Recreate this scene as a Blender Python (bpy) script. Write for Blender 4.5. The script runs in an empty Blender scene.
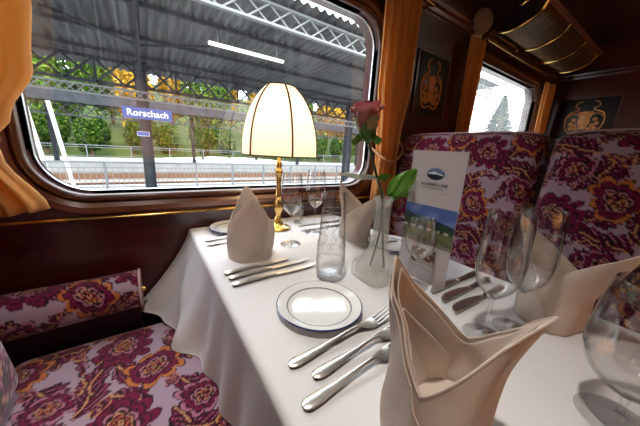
import bpy, bmesh, math, random
import numpy as np
from mathutils import Vector, Matrix
random.seed(7); RNG = np.random.default_rng(11)
SC = bpy.context.scene; COL = SC.collection
PI = math.pi; Z0 = 0.75                # height of the table top above the carriage floor; all z below are measured from the table top

# ------------------------------------------------------------------ materials
def new_mat(name):
    m = bpy.data.materials.new(name); m.use_nodes = True
    nt = m.node_tree; nt.nodes.clear()
    out = nt.nodes.new('ShaderNodeOutputMaterial')
    return m, nt, out
def N(nt, t, **k):
    n = nt.nodes.new(t)
    for a, v in k.items():
        if a in n.inputs: n.inputs[a].default_value = v
        else: setattr(n, a, v)
    return n
def rgb(c): return (c[0], c[1], c[2], 1)
def principled(name, col, rough=.5, metal=0, spec=.5, noise=None, nscale=(20,20,20), col2=None, bump=0, bscale=80, coat=0, sheen=0, trans=0):
    m, nt, out = new_mat(name)
    b = N(nt, 'ShaderNodeBsdfPrincipled'); b.inputs['Roughness'].default_value = rough
    b.inputs['Metallic'].default_value = metal; b.inputs['Specular IOR Level'].default_value = spec
    b.inputs['Coat Weight'].default_value = coat; b.inputs['Coat Roughness'].default_value = .12
    b.inputs['Sheen Weight'].default_value = sheen
    b.inputs['Base Color'].default_value = rgb(col)
    tc = N(nt, 'ShaderNodeTexCoord')
    if col2 is not None:
        mp = N(nt, 'ShaderNodeMapping'); mp.inputs['Scale'].default_value = nscale
        nz = N(nt, 'ShaderNodeTexNoise', Scale=1.0, Detail=6.0, Roughness=.6)
        rp = N(nt, 'ShaderNodeValToRGB'); rp.color_ramp.elements[0].color = rgb(col); rp.color_ramp.elements[1].color = rgb(col2)
        rp.color_ramp.elements[0].position = .35; rp.color_ramp.elements[1].position = .65
        nt.links.new(tc.outputs['Object'], mp.inputs[0]); nt.links.new(mp.outputs[0], nz.inputs['Vector'])
        nt.links.new(nz.outputs['Fac'], rp.inputs[0]); nt.links.new(rp.outputs[0], b.inputs['Base Color'])
    if bump:
        nz2 = N(nt, 'ShaderNodeTexNoise', Scale=bscale, Detail=4.0)
        bp = N(nt, 'ShaderNodeBump', Strength=bump, Distance=.004)
        nt.links.new(tc.outputs['Object'], nz2.inputs['Vector']); nt.links.new(nz2.outputs['Fac'], bp.inputs['Height'])
        nt.links.new(bp.outputs[0], b.inputs['Normal'])
    sh = b.outputs[0]
    if trans:
        tl = N(nt, 'ShaderNodeBsdfTranslucent'); tl.inputs[0].default_value = rgb(col)
        mx = N(nt, 'ShaderNodeMixShader'); mx.inputs[0].default_value = trans
        nt.links.new(sh, mx.inputs[1]); nt.links.new(tl.outputs[0], mx.inputs[2]); sh = mx.outputs[0]
    nt.links.new(sh, out.inputs[0])
    return m
def schlick(nt, k, f0=.04):
    """reflectance of a clear surface, the same from either side"""
    lw = N(nt, 'ShaderNodeLayerWeight', Blend=.5)
    p = N(nt, 'ShaderNodeMath', operation='POWER'); p.inputs[1].default_value = 5
    m = N(nt, 'ShaderNodeMath', operation='MULTIPLY_ADD', use_clamp=True); m.inputs[1].default_value = (1-f0)*k; m.inputs[2].default_value = f0*k
    nt.links.new(lw.outputs['Facing'], p.inputs[0]); nt.links.new(p.outputs[0], m.inputs[0]); return m
def glassy(name, tint=(1,1,1), edge=(.55,.58,.6), rough=0.0, refl=1.0, ior=1.5, milky=0, milkcol=(.9,.9,.9)):
    m, nt, out = new_mat(name)
    lw = N(nt, 'ShaderNodeLayerWeight', Blend=.5)
    mc = N(nt, 'ShaderNodeMix', data_type='RGBA'); mc.inputs[6].default_value = rgb(tint); mc.inputs[7].default_value = rgb(edge)
    pw = N(nt, 'ShaderNodeMath', operation='POWER'); pw.inputs[1].default_value = 4.0
    nt.links.new(lw.outputs['Facing'], pw.inputs[0]); nt.links.new(pw.outputs[0], mc.inputs[0])
    tr = N(nt, 'ShaderNodeBsdfTransparent'); nt.links.new(mc.outputs[2], tr.inputs[0])
    gl = N(nt, 'ShaderNodeBsdfGlossy', Roughness=rough)
    ml = schlick(nt, refl)
    base = tr.outputs[0]
    if milky:
        df = N(nt, 'ShaderNodeBsdfDiffuse'); df.inputs[0].default_value = rgb(milkcol)
        tl = N(nt, 'ShaderNodeBsdfTranslucent'); tl.inputs[0].default_value = rgb(milkcol)
        ad = N(nt, 'ShaderNodeMixShader'); ad.inputs[0].default_value = .5
        nt.links.new(df.outputs[0], ad.inputs[1]); nt.links.new(tl.outputs[0], ad.inputs[2])
        m2 = N(nt, 'ShaderNodeMixShader'); m2.inputs[0].default_value = milky
        nt.links.new(base, m2.inputs[1]); nt.links.new(ad.outputs[0], m2.inputs[2]); base = m2.outputs[0]
    mx = N(nt, 'ShaderNodeMixShader')
    nt.links.new(ml.outputs[0], mx.inputs[0]); nt.links.new(base, mx.inputs[1]); nt.links.new(gl.outputs[0], mx.inputs[2])
    nt.links.new(mx.outputs[0], out.inputs[0])
    return m
def attr_mat(name, rough=.8, spec=.2, sheen=0, bump=0, bscale=600):
    m, nt, out = new_mat(name)
    b = N(nt, 'ShaderNodeBsdfPrincipled'); b.inputs['Roughness'].default_value = rough
    b.inputs['Specular IOR Level'].default_value = spec; b.inputs['Sheen Weight'].default_value = sheen
    a = N(nt, 'ShaderNodeAttribute', attribute_name='Col')
    tc = N(nt, 'ShaderNodeTexCoord'); nz = N(nt, 'ShaderNodeTexNoise', Scale=220.0, Detail=3.0)
    mx = N(nt, 'ShaderNodeMix', data_type='RGBA', blend_type='MULTIPLY'); mx.inputs[0].default_value = .15 if bump else 0
    nt.links.new(tc.outputs['Object'], nz.inputs['Vector']); nt.links.new(a.outputs['Color'], mx.inputs[6]); nt.links.new(nz.outputs['Color'], mx.inputs[7])
    nt.links.new(mx.outputs[2], b.inputs['Base Color'])
    if bump:
        bp = N(nt, 'ShaderNodeBump', Strength=bump, Distance=.002)
        nt.links.new(nz.outputs['Fac'], bp.inputs['Height']); nt.links.new(bp.outputs[0], b.inputs['Normal'])
    nt.links.new(b.outputs[0], out.inputs[0])
    return m
def foliage_mat(name, ca, cb, cc):
    m, nt, out = new_mat(name)
    g = N(nt, 'ShaderNodeNewGeometry')
    rp = N(nt, 'ShaderNodeValToRGB'); e = rp.color_ramp.elements
    e[0].color = rgb(ca); e[1].color = rgb(cc); k = e.new(.5); k.color = rgb(cb)
    nt.links.new(g.outputs['Random Per Island'], rp.inputs[0])
    d = N(nt, 'ShaderNodeBsdfDiffuse'); t = N(nt, 'ShaderNodeBsdfTranslucent'); mx = N(nt, 'ShaderNodeMixShader'); mx.inputs[0].default_value = .35
    nt.links.new(rp.outputs[0], d.inputs[0]); nt.links.new(rp.outputs[0], t.inputs[0])
    nt.links.new(d.outputs[0], mx.inputs[1]); nt.links.new(t.outputs[0], mx.inputs[2]); nt.links.new(mx.outputs[0], out.inputs[0])
    return m
def emis(name, col, s):
    m, nt, out = new_mat(name); e = N(nt, 'ShaderNodeEmission', Strength=s); e.inputs[0].default_value = rgb(col)
    nt.links.new(e.outputs[0], out.inputs[0]); return m

M = {}
M['mahogany'] = principled('mahogany', (.042,.0065,.008), .28, col2=(.080,.012,.012), nscale=(3,60,60), coat=.5)
M['mahogany_v'] = principled('mahogany_v', (.042,.0065,.008), .28, col2=(.080,.012,.012), nscale=(60,60,3), coat=.5)
M['dark_wood'] = principled('dark_wood', (.022,.006,.005), .3, col2=(.045,.012,.009), nscale=(4,50,50), coat=.4)
M['frame_wood'] = principled('frame_wood', (.15,.045,.022), .3, col2=(.24,.08,.038), nscale=(4,50,50), coat=.5)
M['frame_dark'] = principled('frame_dark', (.075,.022,.012), .32, col2=(.11,.034,.018), nscale=(4,50,50), coat=.4)
M['ceiling'] = principled('ceiling', (.03,.008,.007), .4, col2=(.05,.014,.012), nscale=(4,40,40))
M['carpet'] = principled('carpet', (.08,.02,.03), .95, col2=(.14,.03,.05), nscale=(60,60,60))
M['bronze'] = principled('bronze', (.16,.085,.035), .4, metal=.8)
M['brass'] = principled('brass', (.72,.47,.15), .22, metal=1)
M['gold'] = principled('gold', (.75,.48,.16), .25, metal=1)
M['crest_gold'] = principled('crest_gold', (.80,.42,.13), .45, col2=(.62,.24,.07), nscale=(25,25,25))
M['lacquer'] = principled('lacquer', (.010,.008,.009), .45, coat=.1)
M['silver'] = principled('silver', (.86,.82,.75), .32, metal=1, bump=.06, bscale=60)
M['steel'] = principled('steel', (.6,.6,.6), .3, metal=1)
M['cloth'] = principled('tablecloth_white', (.84,.82,.83), .8, spec=.2, bump=.25, bscale=18, trans=.08)
M['napkin'] = principled('napkin_linen', (.85,.74,.655), .8, spec=.2, bump=.12, bscale=260, trans=.30)
M['curtain'] = principled('curtain', (.94,.58,.22), .75, col2=(.86,.46,.13), nscale=(40,40,4), sheen=.3, trans=.5)
M['rope'] = principled('rope', (.60,.32,.16), .8, bump=.6, bscale=300)
M['velvet'] = principled('velvet', (.035,.008,.018), .9, sheen=.2)
M['china'] = principled('china', (.86,.86,.84), .12, coat=.6)
M['china_blue'] = principled('china_blue', (.03,.05,.16), .15, coat=.6)
M['glass'] = glassy('glass', edge=(.24,.23,.23), refl=2.2)
M['glass_etch'] = glassy('glass_etch', milky=.55)
M['vase'] = glassy('vase_glass', tint=(.99,.99,.97), edge=(.70,.70,.67), rough=.06, milky=.17, milkcol=(.97,.96,.93), refl=1.5)
M['shade_rib'] = principled('shade_rib', (.10,.035,.015), .7)
M['leaf'] = principled('leaf', (.10,.26,.03), .45, col2=(.17,.36,.05), nscale=(60,60,60), trans=.3)
M['leaf_pale'] = principled('leaf_pale', (.75,.80,.70), .5, trans=.2)
M['stem'] = principled('stem', (.035,.06,.02), .5)
M['petal'] = principled('petal', (.55,.17,.20), .55, col2=(.70,.33,.30), nscale=(40,40,40), sheen=.4, trans=.2)
M['petal_dark'] = principled('petal_dark', (.34,.055,.09), .55, col2=(.46,.10,.13), nscale=(40,40,40), sheen=.4, trans=.15)
M['sepal'] = principled('sepal', (.30,.30,.10), .6, col2=(.50,.36,.22), nscale=(60,60,60), trans=.2)
M['floral'] = attr_mat('floral_plush', .85, .15, sheen=.25, bump=.25)
M['print'] = attr_mat('card_print', .45, .4)
M['card'] = principled('card_paper', (.50,.445,.465), .5)
M['ink'] = principled('ink', (.05,.05,.06), .6)
M['ink_grey'] = principled('ink_grey', (.22,.20,.22), .6)
M['iron'] = principled('iron', (.022,.024,.029), .6, spec=.08, col2=(.038,.041,.048), nscale=(3,3,3))
M['iron_light'] = principled('iron_light', (.22,.23,.24), .6, spec=.08)
M['iron_white'] = principled('iron_white', (.20,.21,.21), .6, spec=.08)
M['corrugated'] = principled('corrugated', (.060,.064,.068), .6, spec=.08, col2=(.13,.135,.14), nscale=(1.2,.5,1))
M['platform'] = principled('platform', (.30,.30,.29), .9, spec=.08, col2=(.38,.38,.36), nscale=(1.5,1.5,1.5))
M['gravel'] = principled('gravel', (.17,.155,.14), .95, spec=.08, col2=(.27,.25,.23), nscale=(6,6,6))
M['rail_rust'] = principled('rail_rust', (.16,.085,.05), .8, spec=.08)
M['sign_blue'] = principled('sign_blue', (.030,.075,.30), .5)
M['sign_white'] = principled('sign_white', (.88,.88,.88), .5)
M['earth'] = principled('earth', (.02,.04,.008), .95, spec=.08, col2=(.05,.065,.015), nscale=(.5,.5,.5))
M['bark'] = principled('bark', (.08,.055,.035), .9, spec=.08)
M['hedge'] = foliage_mat('hedge', (.008,.03,.005), (.03,.08,.012), (.13,.18,.03))
M['green'] = foliage_mat('green', (.015,.05,.008), (.06,.13,.015), (.20,.25,.04))
M['autumn'] = foliage_mat('autumn', (.16,.10,.012), (.46,.23,.02), (.52,.38,.06))
M['conifer'] = foliage_mat('conifer', (.02,.045,.03), (.04,.08,.05), (.09,.13,.09))
M['train_white'] = principled('train_white', (.75,.74,.70), .5)
M['opal'] = emis('opal_glass', (1.0,.86,.66), 2.0)
M['tube'] = emis('tube_light', (1,.98,.92), 1.3)
# lit lampshade: silk lit from the inside
def shade_mat():
    m, nt, out = new_mat('lampshade_silk')
    d = N(nt, 'ShaderNodeBsdfTranslucent'); d.inputs[0].default_value = (.92,.84,.68,1)
    df = N(nt, 'ShaderNodeBsdfDiffuse'); df.inputs[0].default_value = (.86,.80,.68,1)
    mx = N(nt, 'ShaderNodeMixShader'); mx.inputs[0].default_value = .5
    e = N(nt, 'ShaderNodeEmission', Strength=.17); e.inputs[0].default_value = (1,.78,.48,1)
    ad = N(nt, 'ShaderNodeAddShader')
    nt.links.new(d.outputs[0], mx.inputs[1]); nt.links.new(df.outputs[0], mx.inputs[2])
    nt.links.new(mx.outputs[0], ad.inputs[0]); nt.links.new(e.outputs[0], ad.inputs[1]); nt.links.new(ad.outputs[0], out.inputs[0])
    return m
M['shade'] = shade_mat()
def pane_mat(name, dirt, fog):
    m, nt, out = new_mat(name)
    tr = N(nt, 'ShaderNodeBsdfTransparent'); gl = N(nt, 'ShaderNodeBsdfGlossy', Roughness=0.0)
    mu = schlick(nt, 1.0, .085)
    tc = N(nt, 'ShaderNodeTexCoord'); mp = N(nt, 'ShaderNodeMapping'); mp.inputs['Scale'].default_value = (70,1,1.6)
    nz = N(nt, 'ShaderNodeTexNoise', Scale=1.0, Detail=5.0, Roughness=.65)
    rp = N(nt, 'ShaderNodeMapRange'); rp.inputs[1].default_value = .45; rp.inputs[2].default_value = .8; rp.inputs[3].default_value = fog; rp.inputs[4].default_value = dirt
    nt.links.new(tc.outputs['Object'], mp.inputs[0]); nt.links.new(mp.outputs[0], nz.inputs['Vector']); nt.links.new(nz.outputs['Fac'], rp.inputs[0])
    df = N(nt, 'ShaderNodeBsdfTranslucent'); df.inputs[0].default_value = (.9,.9,.88,1)
    m1 = N(nt, 'ShaderNodeMixShader'); nt.links.new(rp.outputs[0], m1.inputs[0]); nt.links.new(tr.outputs[0], m1.inputs[1]); nt.links.new(df.outputs[0], m1.inputs[2])
    m2 = N(nt, 'ShaderNodeMixShader'); nt.links.new(mu.outputs[0], m2.inputs[0]); nt.links.new(m1.outputs[0], m2.inputs[1]); nt.links.new(gl.outputs[0], m2.inputs[2])
    nt.links.new(m2.outputs[0], out.inputs[0]); return m
M['pane'] = pane_mat('window_pane', .05, .0)
M['pane_misted'] = pane_mat('window_pane_misted', .45, .15)

# ------------------------------------------------------------------ mesh helpers
def link(o, parent):
    COL.objects.link(o)
    if parent is not None: o.parent = parent
    return o
def mesh(name, vf, mat, parent=None, loc=None, smooth=True, cols=None, rotz=0, weld=False):
    v, f = vf
    me = bpy.data.meshes.new(name); me.from_pydata([tuple(map(float, p)) for p in v], [], [tuple(map(int, q)) for q in f])
    me.materials.append(mat)
    if cols is not None:
        a = me.color_attributes.new('Col', 'FLOAT_COLOR', 'POINT')
        c = np.ones((len(v), 4), dtype=np.float32); c[:, :3] = cols; a.data.foreach_set('color', c.ravel())
    bm = bmesh.new(); bm.from_mesh(me)
    if weld: bmesh.ops.remove_doubles(bm, verts=bm.verts, dist=1e-5)
    bmesh.ops.recalc_face_normals(bm, faces=bm.faces); bm.to_mesh(me); bm.free()
    if smooth:
        me.polygons.foreach_set('use_smooth', [True]*len(me.polygons))
        try: me.set_sharp_from_angle(angle=math.radians(42))
        except Exception: pass
    o = bpy.data.objects.new(name, me); link(o, parent)
    if parent is None: o.location = Vector(loc or (0,0,0)) + Vector((0,0,Z0))
    elif loc is not None: o.location = loc
    o.rotation_euler[2] = rotz
    return o
def thing(name, label, cat, loc=(0,0,0), rotz=0, group=None):
    o = bpy.data.objects.new(name, None); COL.objects.link(o); o.empty_display_size = .05
    o.location = Vector(loc) + Vector((0,0,Z0)); o.rotation_euler = (0,0,rotz)
    return tag(o, label, cat, group)
def tag(o, label, cat, group=None, kind=None):
    o['label'] = label; o['category'] = cat
    if group: o['group'] = group
    if kind: o['kind'] = kind
    return o
def struct(o): o['kind'] = 'structure'; return o
def dup(root, loc, rotz=0, label=None, group=None):
    r = root.copy(); COL.objects.link(r); r.location = Vector(loc) + Vector((0,0,Z0)); r.rotation_euler = (0,0,rotz)
    if label: r['label'] = label
    if group: r['group'] = group
    for ch in list(root.children):
        c = ch.copy(); COL.objects.link(c); c.parent = r
        for g in list(ch.children):
            d = g.copy(); COL.objects.link(d); d.parent = c
    return r
def cat(*parts):
    V, F, n = [], [], 0
    for v, f in parts:
        V.extend(v); F.extend([tuple(i+n for i in q) for q in f]); n += len(v)
    return V, F
def move(vf, d): return [(p[0]+d[0], p[1]+d[1], p[2]+d[2]) for p in vf[0]], vf[1]
def xf(vf, mtx): return [tuple(mtx @ Vector(p)) for p in vf[0]], vf[1]
def box(x0, x1, y0, y1, z0, z1, b=0):
    if b <= 0:
        v = [(x,y,z) for z in (z0,z1) for y in (y0,y1) for x in (x0,x1)]
        return v, [(0,1,3,2),(4,6,7,5),(0,4,5,1),(2,3,7,6),(0,2,6,4),(1,5,7,3)]
    bm = bmesh.new(); bmesh.ops.create_cube(bm, size=1)
    for q in bm.verts: q.co = Vector(((x0+x1)/2+q.co.x*(x1-x0), (y0+y1)/2+q.co.y*(y1-y0), (z0+z1)/2+q.co.z*(z1-z0)))
    bmesh.ops.bevel(bm, geom=list(bm.edges), offset=b, segments=2, profile=.5, affect='EDGES')
    bm.verts.index_update()
    r = ([tuple(q.co) for q in bm.verts], [tuple(w.index for w in q.verts) for q in bm.faces]); bm.free(); return r
def lathe(prof, n=40, closed=False):
    V, F = [], []
    for r, z in prof:
        for i in range(n): a = 2*PI*i/n; V.append((r*math.cos(a), r*math.sin(a), z))
    m = len(prof)
    for j in range(m - (0 if closed else 1)):
        k = (j+1) % m
        for i in range(n): F.append((j*n+i, j*n+(i+1)%n, k*n+(i+1)%n, k*n+i))
    if not closed:
        if prof[0][0] > 1e-6: F.append(tuple(range(n-1,-1,-1)))
        if prof[-1][0] > 1e-6: F.append(tuple(range((m-1)*n, m*n)))
    return V, F
def tube(pts, r, n=8, cap=True, closed=False):
    P = [Vector(p) for p in pts]; V, F = [], []; m = len(P)
    rs = r if isinstance(r, (list, tuple)) else [r]*m
    up = None
    for i in range(m):
        if closed: t = P[(i+1)%m]-P[i-1]
        else: t = P[min(i+1,m-1)]-P[max(i-1,0)]
        t.normalize()
        if up is None:
            up = Vector((0,0,1)) if abs(t.z) < .9 else Vector((1,0,0))
        s = t.cross(up).normalized(); up = s.cross(t).normalized()
        for k in range(n):
            a = 2*PI*k/n; V.append(tuple(P[i]+rs[i]*(math.cos(a)*s+math.sin(a)*up)))
    for i in range(m if closed else m-1):
        j = (i+1) % m
        for k in range(n): F.append((i*n+k, i*n+(k+1)%n, j*n+(k+1)%n, j*n+k))
    if cap and not closed: F.append(tuple(range(n-1,-1,-1))); F.append(tuple(range((m-1)*n, m*n)))
    return V, F
def bar(a, b, w, h=None):                # square bar between two points
    a = Vector(a); b = Vector(b); h = h or w; t = (b-a).normalized()
    up = Vector((0,0,1)) if abs(t.z) < .95 else Vector((1,0,0))
    s = t.cross(up).normalized(); u = s.cross(t)
    V = [tuple(p+s*(sx*w/2)+u*(sz*h/2)) for p in (a,b) for sx, sz in ((-1,-1),(1,-1),(1,1),(-1,1))]
    return V, [(3,2,1,0),(4,5,6,7),(0,1,5,4),(1,2,6,5),(2,3,7,6),(3,0,4,7)]
def grid(fn, nu, nv, wrap=False):
    V = [fn(i/nu, j/nv) for j in range(nv+1) for i in range(nu+1)]
    w = nu+1
    return V, [(j*w+i, j*w+i+1, (j+1)*w+i+1, (j+1)*w+i) for j in range(nv) for i in range(nu)]
def smooth_path(pts, k=6):
    P = [Vector(p) for p in pts]; out = []
    for i in range(len(P)-1):
        p0 = P[max(i-1,0)]; p1 = P[i]; p2 = P[i+1]; p3 = P[min(i+2,len(P)-1)]
        for s in range(k):
            t = s/k
            out.append(.5*((2*p1)+(p2-p0)*t+(2*p0-5*p1+4*p2-p3)*t*t+(3*p1-p0-3*p2+p3)*t**3))
    out.append(P[-1]); return out

# ------------------------------------------------------------------ woven peony pattern of the plush
C_BASE=np.array((.40,.28,.35)); C_BUR=np.array((.040,.002,.011)); C_MAG=np.array((.17,.004,.045)); C_PINK=np.array((.42,.16,.23)); C_ORG=np.array((.52,.16,.04)); C_BLK=np.array((.012,.004,.008)); C_PEACH=np.array((.55,.28,.13))
def floral(u, v):
    u = np.asarray(u, float); v = np.asarray(v, float)
    TU, TV = .265, .295
    u = u + .006*np.sin(v*60); v = v + .006*np.sin(u*55)
    row = np.floor(v/TV); u = u + (row % 2)*TU*.5
    fu = u - np.floor(u/TU)*TU; fv = v - row*TV
    col = np.tile(C_BASE, (u.size, 1)); 
    def loc(cu, cv, rot):
        x = fu-cu*TU; y = fv-cv*TV
        x = x-np.round(x/TU)*TU; y = y-np.round(y/TV)*TV
        c, s = math.cos(rot), math.sin(rot); return x*c+y*s, -x*s+y*c
    def put(mask, c): col[mask] = c
    for cu, cv, rot, L, W, cur in ((.50,.98,.3,.13,.034,2.5),(.05,.62,1.2,.13,.032,-2.5),(.95,.25,2.3,.12,.034,2),(.52,.70,2.6,.12,.030,-3),(.12,.08,.9,.11,.028,3),(.75,.83,-.5,.13,.032,3),(.22,.36,-2.2,.10,.028,-2),(.72,.10,.2,.11,.028,-3),(.40,.50,-1.1,.10,.026,2),(.98,.72,2.0,.10,.026,-2)):
        x, y = loc(cu, cv, rot); y = y-cur*x*(L-x)
        t = np.clip(x/L, 0, 1); w = W*np.sin(PI*t)**.75*(1+.16*np.cos(t*30))
        ins = (x > 0) & (x < L) & (np.abs(y) < w)
        edge = (x > -.004) & (x < L+.004) & (np.abs(y) < w+.0045) & ~ins
        put(edge, C_BLK); put(ins, C_MAG); put(ins & (np.abs(y) < w*.80), C_BUR)
        ph = np.abs(y)*1.5-x
        put(ins & (np.sin(ph*300) > .55) & (np.abs(y) < w*.9), C_MAG)
        put(ins & (np.sin(ph*300) > .90) & (np.abs(y) > w*.3), C_PINK)
        put(ins & (np.abs(y) < .0022), C_PEACH)
    def flower(cu, cv, R, k, rot, petal, tip):
        x, y = loc(cu, cv, rot); r = np.hypot(x*1.0, y*1.18); th = np.arctan2(y, x)
        for sc, kk, ph, cf, ce in ((1.0,k,0,petal,tip),(.74,k-1,.5,C_BUR,C_MAG),(.50,k-2,.2,C_BLK,C_PINK),(.34,5,.8,C_MAG,C_PEACH),(.2,5,.1,C_BUR,C_ORG)):
            c = np.abs(np.cos(kk*.5*th+ph)); Rb = R*sc*(.66+.34*c**.6)
            q = r/Rb; ins = q < 1
            put(ins, C_BLK); put(q < .95, ce); put(q < .78, cf)
            put((q < .90) & (c < .20), C_BLK)
            put((q < .80) & (q > .30) & (np.sin(th*kk*3+ph*3) > .62), C_MAG if cf is C_BUR else C_BUR)
        put(r < R*.08, C_PEACH); put(r < R*.04, C_BLK)
    flower(.26, .30, .086, 9, .3, C_BUR, C_MAG)
    flower(.78, .54, .078, 8, 1.1, C_MAG, C_ORG)
    flower(.22, .84, .062, 8, 2.0, C_BUR, C_PINK)
    flower(.85, .98, .034, 6, .2, C_ORG, C_PEACH)
    flower(.53, .17, .024, 5, .7, C_ORG, C_PEACH)
    flower(.50, .66, .022, 5, .1, C_ORG, C_PINK)
    return np.clip(col, 0, 1)
def plush_box(name, size, r, step, parent, loc=(0,0,0), bulge=(0,0,0), fn=None, uvoff=(0,0), mat=None, axis_u='auto'):
    """rounded upholstered block centred at loc, covered in the woven pattern"""
    hx, hy, hz = [s/2 for s in size]; V, F, U = [], [], []
    faces = [((1,0,0),(0,1,0),(0,0,1)),((-1,0,0),(0,1,0),(0,0,1)),((0,1,0),(1,0,0),(0,0,1)),((0,-1,0),(1,0,0),(0,0,1)),((0,0,1),(0,1,0),(1,0,0)),((0,0,-1),(0,1,0),(1,0,0))]
    H = np.array((hx,hy,hz))
    for nrm, ua, va in faces:
        nrm, ua, va = map(np.array, (nrm,ua,va)); lu = abs(ua@H); lv = abs(va@H)
        nu = max(4,int(2*lu/step)); nv = max(4,int(2*lv/step))
        a = np.linspace(-lu,lu,nu+1); b = np.linspace(-lv,lv,nv+1); A, B = np.meshgrid(a,b)
        P = (nrm*H)[None]+A.ravel()[:,None]*ua[None]+B.ravel()[:,None]*va[None]
        inner = np.clip(P, -(H-r), H-r); d = P-inner; ln = np.linalg.norm(d,axis=1,keepdims=True); 
        Q = inner + d/np.maximum(ln,1e-9)*r
        q = Q/H; ax = int(np.argmax(np.abs(nrm)))
        oth = [i for i in range(3) if i != ax]
        k = np.clip(1-q[:,oth[0]]**2,0,1)*np.clip(1-q[:,oth[1]]**2,0,1)
        Q = Q + nrm[None]*(bulge[ax]*k**.6)[:,None]
        if fn is not None: Q = fn(Q)
        n0 = len(V); V.extend(map(tuple,Q)); w = nu+1
        F.extend([(n0+j*w+i, n0+j*w+i+1, n0+(j+1)*w+i+1, n0+(j+1)*w+i) for j in range(nv) for i in range(nu)])
        if ax == 2: uu, vv = P[:,1], P[:,0]+hz
        elif ax == 0: uu, vv = P[:,1], P[:,2]
        else: uu, vv = P[:,0], P[:,2]
        U.append(np.stack((uu+uvoff[0]+hy, vv+uvoff[1]),1))
    U = np.concatenate(U)
    return mesh(name, (V,F), mat or M['floral'], parent, loc=loc, cols=floral(U[:,0],U[:,1]), weld=True)

# ------------------------------------------------------------------ the carriage shell
W = 1.06; XA, XB = -1.5, 3.45; YR = -1.70; ZF = -.75; ZC = 1.14
def rr_loop(hw, hh, rc, n=16):
    L = []
    for cx, cz, a0 in ((hw-rc,hh-rc,0),(-hw+rc,hh-rc,90),(-hw+rc,-hh+rc,180),(hw-rc,-hh+rc,270)):
        for i in range(n+1):
            a = math.radians(a0+90*i/n); L.append((cx+rc*math.cos(a), cz+rc*math.sin(a)))
    return L
def ring_wall(x0, x1, z0, z1, cx, cz, hw, hh, rc, y, sgn, depth):
    """wall panel round a window opening, with its reveal"""
    L = rr_loop(hw, hh, rc); V, F = [], []
    corners = [(x1,z1),(x0,z1),(x0,z0),(x1,z0)]
    n = len(L); q = n//4
    V = [(cx+a, y, cz+b) for a, b in L] + [(cx+a, y+sgn*depth, cz+b) for a, b in L]
    outer = []
    for i, (a, b) in enumerate(L):
        k = i//q; outer.append(corners[k])
    o0 = len(V); V += [(c[0], y, c[1]) for c in corners]
    for i in range(n):
        j = (i+1) % n
        F.append((i, j, n+j, n+i))
        ki, kj = i//q, j//q
        if ki == kj: F.append((i, o0+ki, j))
        else: F.append((i, o0+ki, o0+kj, j))
    return V, F
WIN = {1: (.378,.5525,.652,.4075,.13), 2: (2.56,.5525,.60,.4375,.10)}
def frame_ring(cx, cz, hw, hh, rc, y, sgn, prof):
    """moulding swept round a rounded opening; prof = (outward, towards the room) pairs"""
    V, F = [], []; n = None
    for o, d in prof:
        L = rr_loop(hw+o, hh+o, rc+o); n = len(L); V += [(cx+a, y-sgn*d, cz+b) for a, b in L]
    for k in range(len(prof)-1):
        for i in range(n): j = (i+1) % n; F.append((k*n+i, k*n+j, (k+1)*n+j, (k+1)*n+i))
    return V, F
def pane(cx, cz, hw, hh, rc, y, t=.006):
    L = rr_loop(hw, hh, rc); n = len(L)
    V = [(cx+a, y, cz+b) for a, b in L]
    return V, [tuple(range(n))]
def window(num, cx, cz, hw, hh, rc, y, sgn, pm):
    t = struct(bpy.data.objects.new('window_%d' % num, None)); COL.objects.link(t); t.location = (0,0,Z0)
    mesh('window_frame', frame_ring(cx,cz,hw,hh,rc,y,sgn,[(.0,-.03),(.0,.010),(.006,.018),(.016,.020),(.024,.012),(.026,.006)]), M['frame_dark'], t)
    mesh('frame_moulding', frame_ring(cx,cz,hw,hh,rc,y,sgn,[(.026,.002),(.027,.014),(.040,.024),(.058,.022),(.064,.012),(.065,-.001)]), M['frame_wood'], t)
    mesh('rubber_seal', frame_ring(cx,cz,hw,hh,rc,y,sgn,[(.002,-.028),(-.008,-.024),(-.010,-.030)]), M['steel'], t)
    mesh('window_pane', pane(cx,cz,hw,hh,rc,y+sgn*.03), pm, t)
    return t
# window wall: two window bays and two plain ends
a = ring_wall(-.62, 1.36, ZF, ZC, *WIN[1], W, 1, .09); b = ring_wall(1.76, XB, ZF, ZC, *WIN[2], W, 1, .09)
c = ([(XA,W,ZF),(-.62,W,ZF),(-.62,W,ZC),(XA,W,ZC),(1.36,W,ZF),(1.76,W,ZF),(1.76,W,ZC),(1.36,W,ZC)], [(0,1,2,3),(4,5,6,7)])
struct(mesh('wall_left', cat(a,b,c), M['mahogany'], smooth=False))
window(1, *WIN[1], W, 1, M['pane']); window(2, *WIN[2], W, 1, M['pane_misted'])
# aisle-side wall with its own windows
a = ring_wall(-.62, 1.36, ZF, ZC, *WIN[1], YR, -1, .09); b = ring_wall(1.76, XB, ZF, ZC, *WIN[2], YR, -1, .09)
c = ([(XA,YR,ZF),(-.62,YR,ZF),(-.62,YR,ZC),(XA,YR,ZC),(1.36,YR,ZF),(1.76,YR,ZF),(1.76,YR,ZC),(1.36,YR,ZC)], [(0,1,2,3),(4,5,6,7)])
struct(mesh('wall_right', cat(a,b,c), M['mahogany'], smooth=False))
window(3, *WIN[1], YR, -1, M['pane']); window(4, *WIN[2], YR, -1, M['pane'])
struct(mesh('floor', box(XA,XB,YR,W,ZF-.05,ZF), M['carpet'], smooth=False))
def zceil(y):
    t = (y-(YR+W)/2)/((W-YR)/2); return ZC + .36*math.sqrt(max(0,1-t*t))
arc = [(YR+(W-YR)*(1-math.cos(PI*i/24))/2) for i in range(25)]
V = [(x,y,zceil(y)) for x in (XA,XB) for y in arc]
struct(mesh('ceiling', (V, [(i,i+1,26+i,25+i) for i in range(24)]), M['ceiling']))
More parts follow.
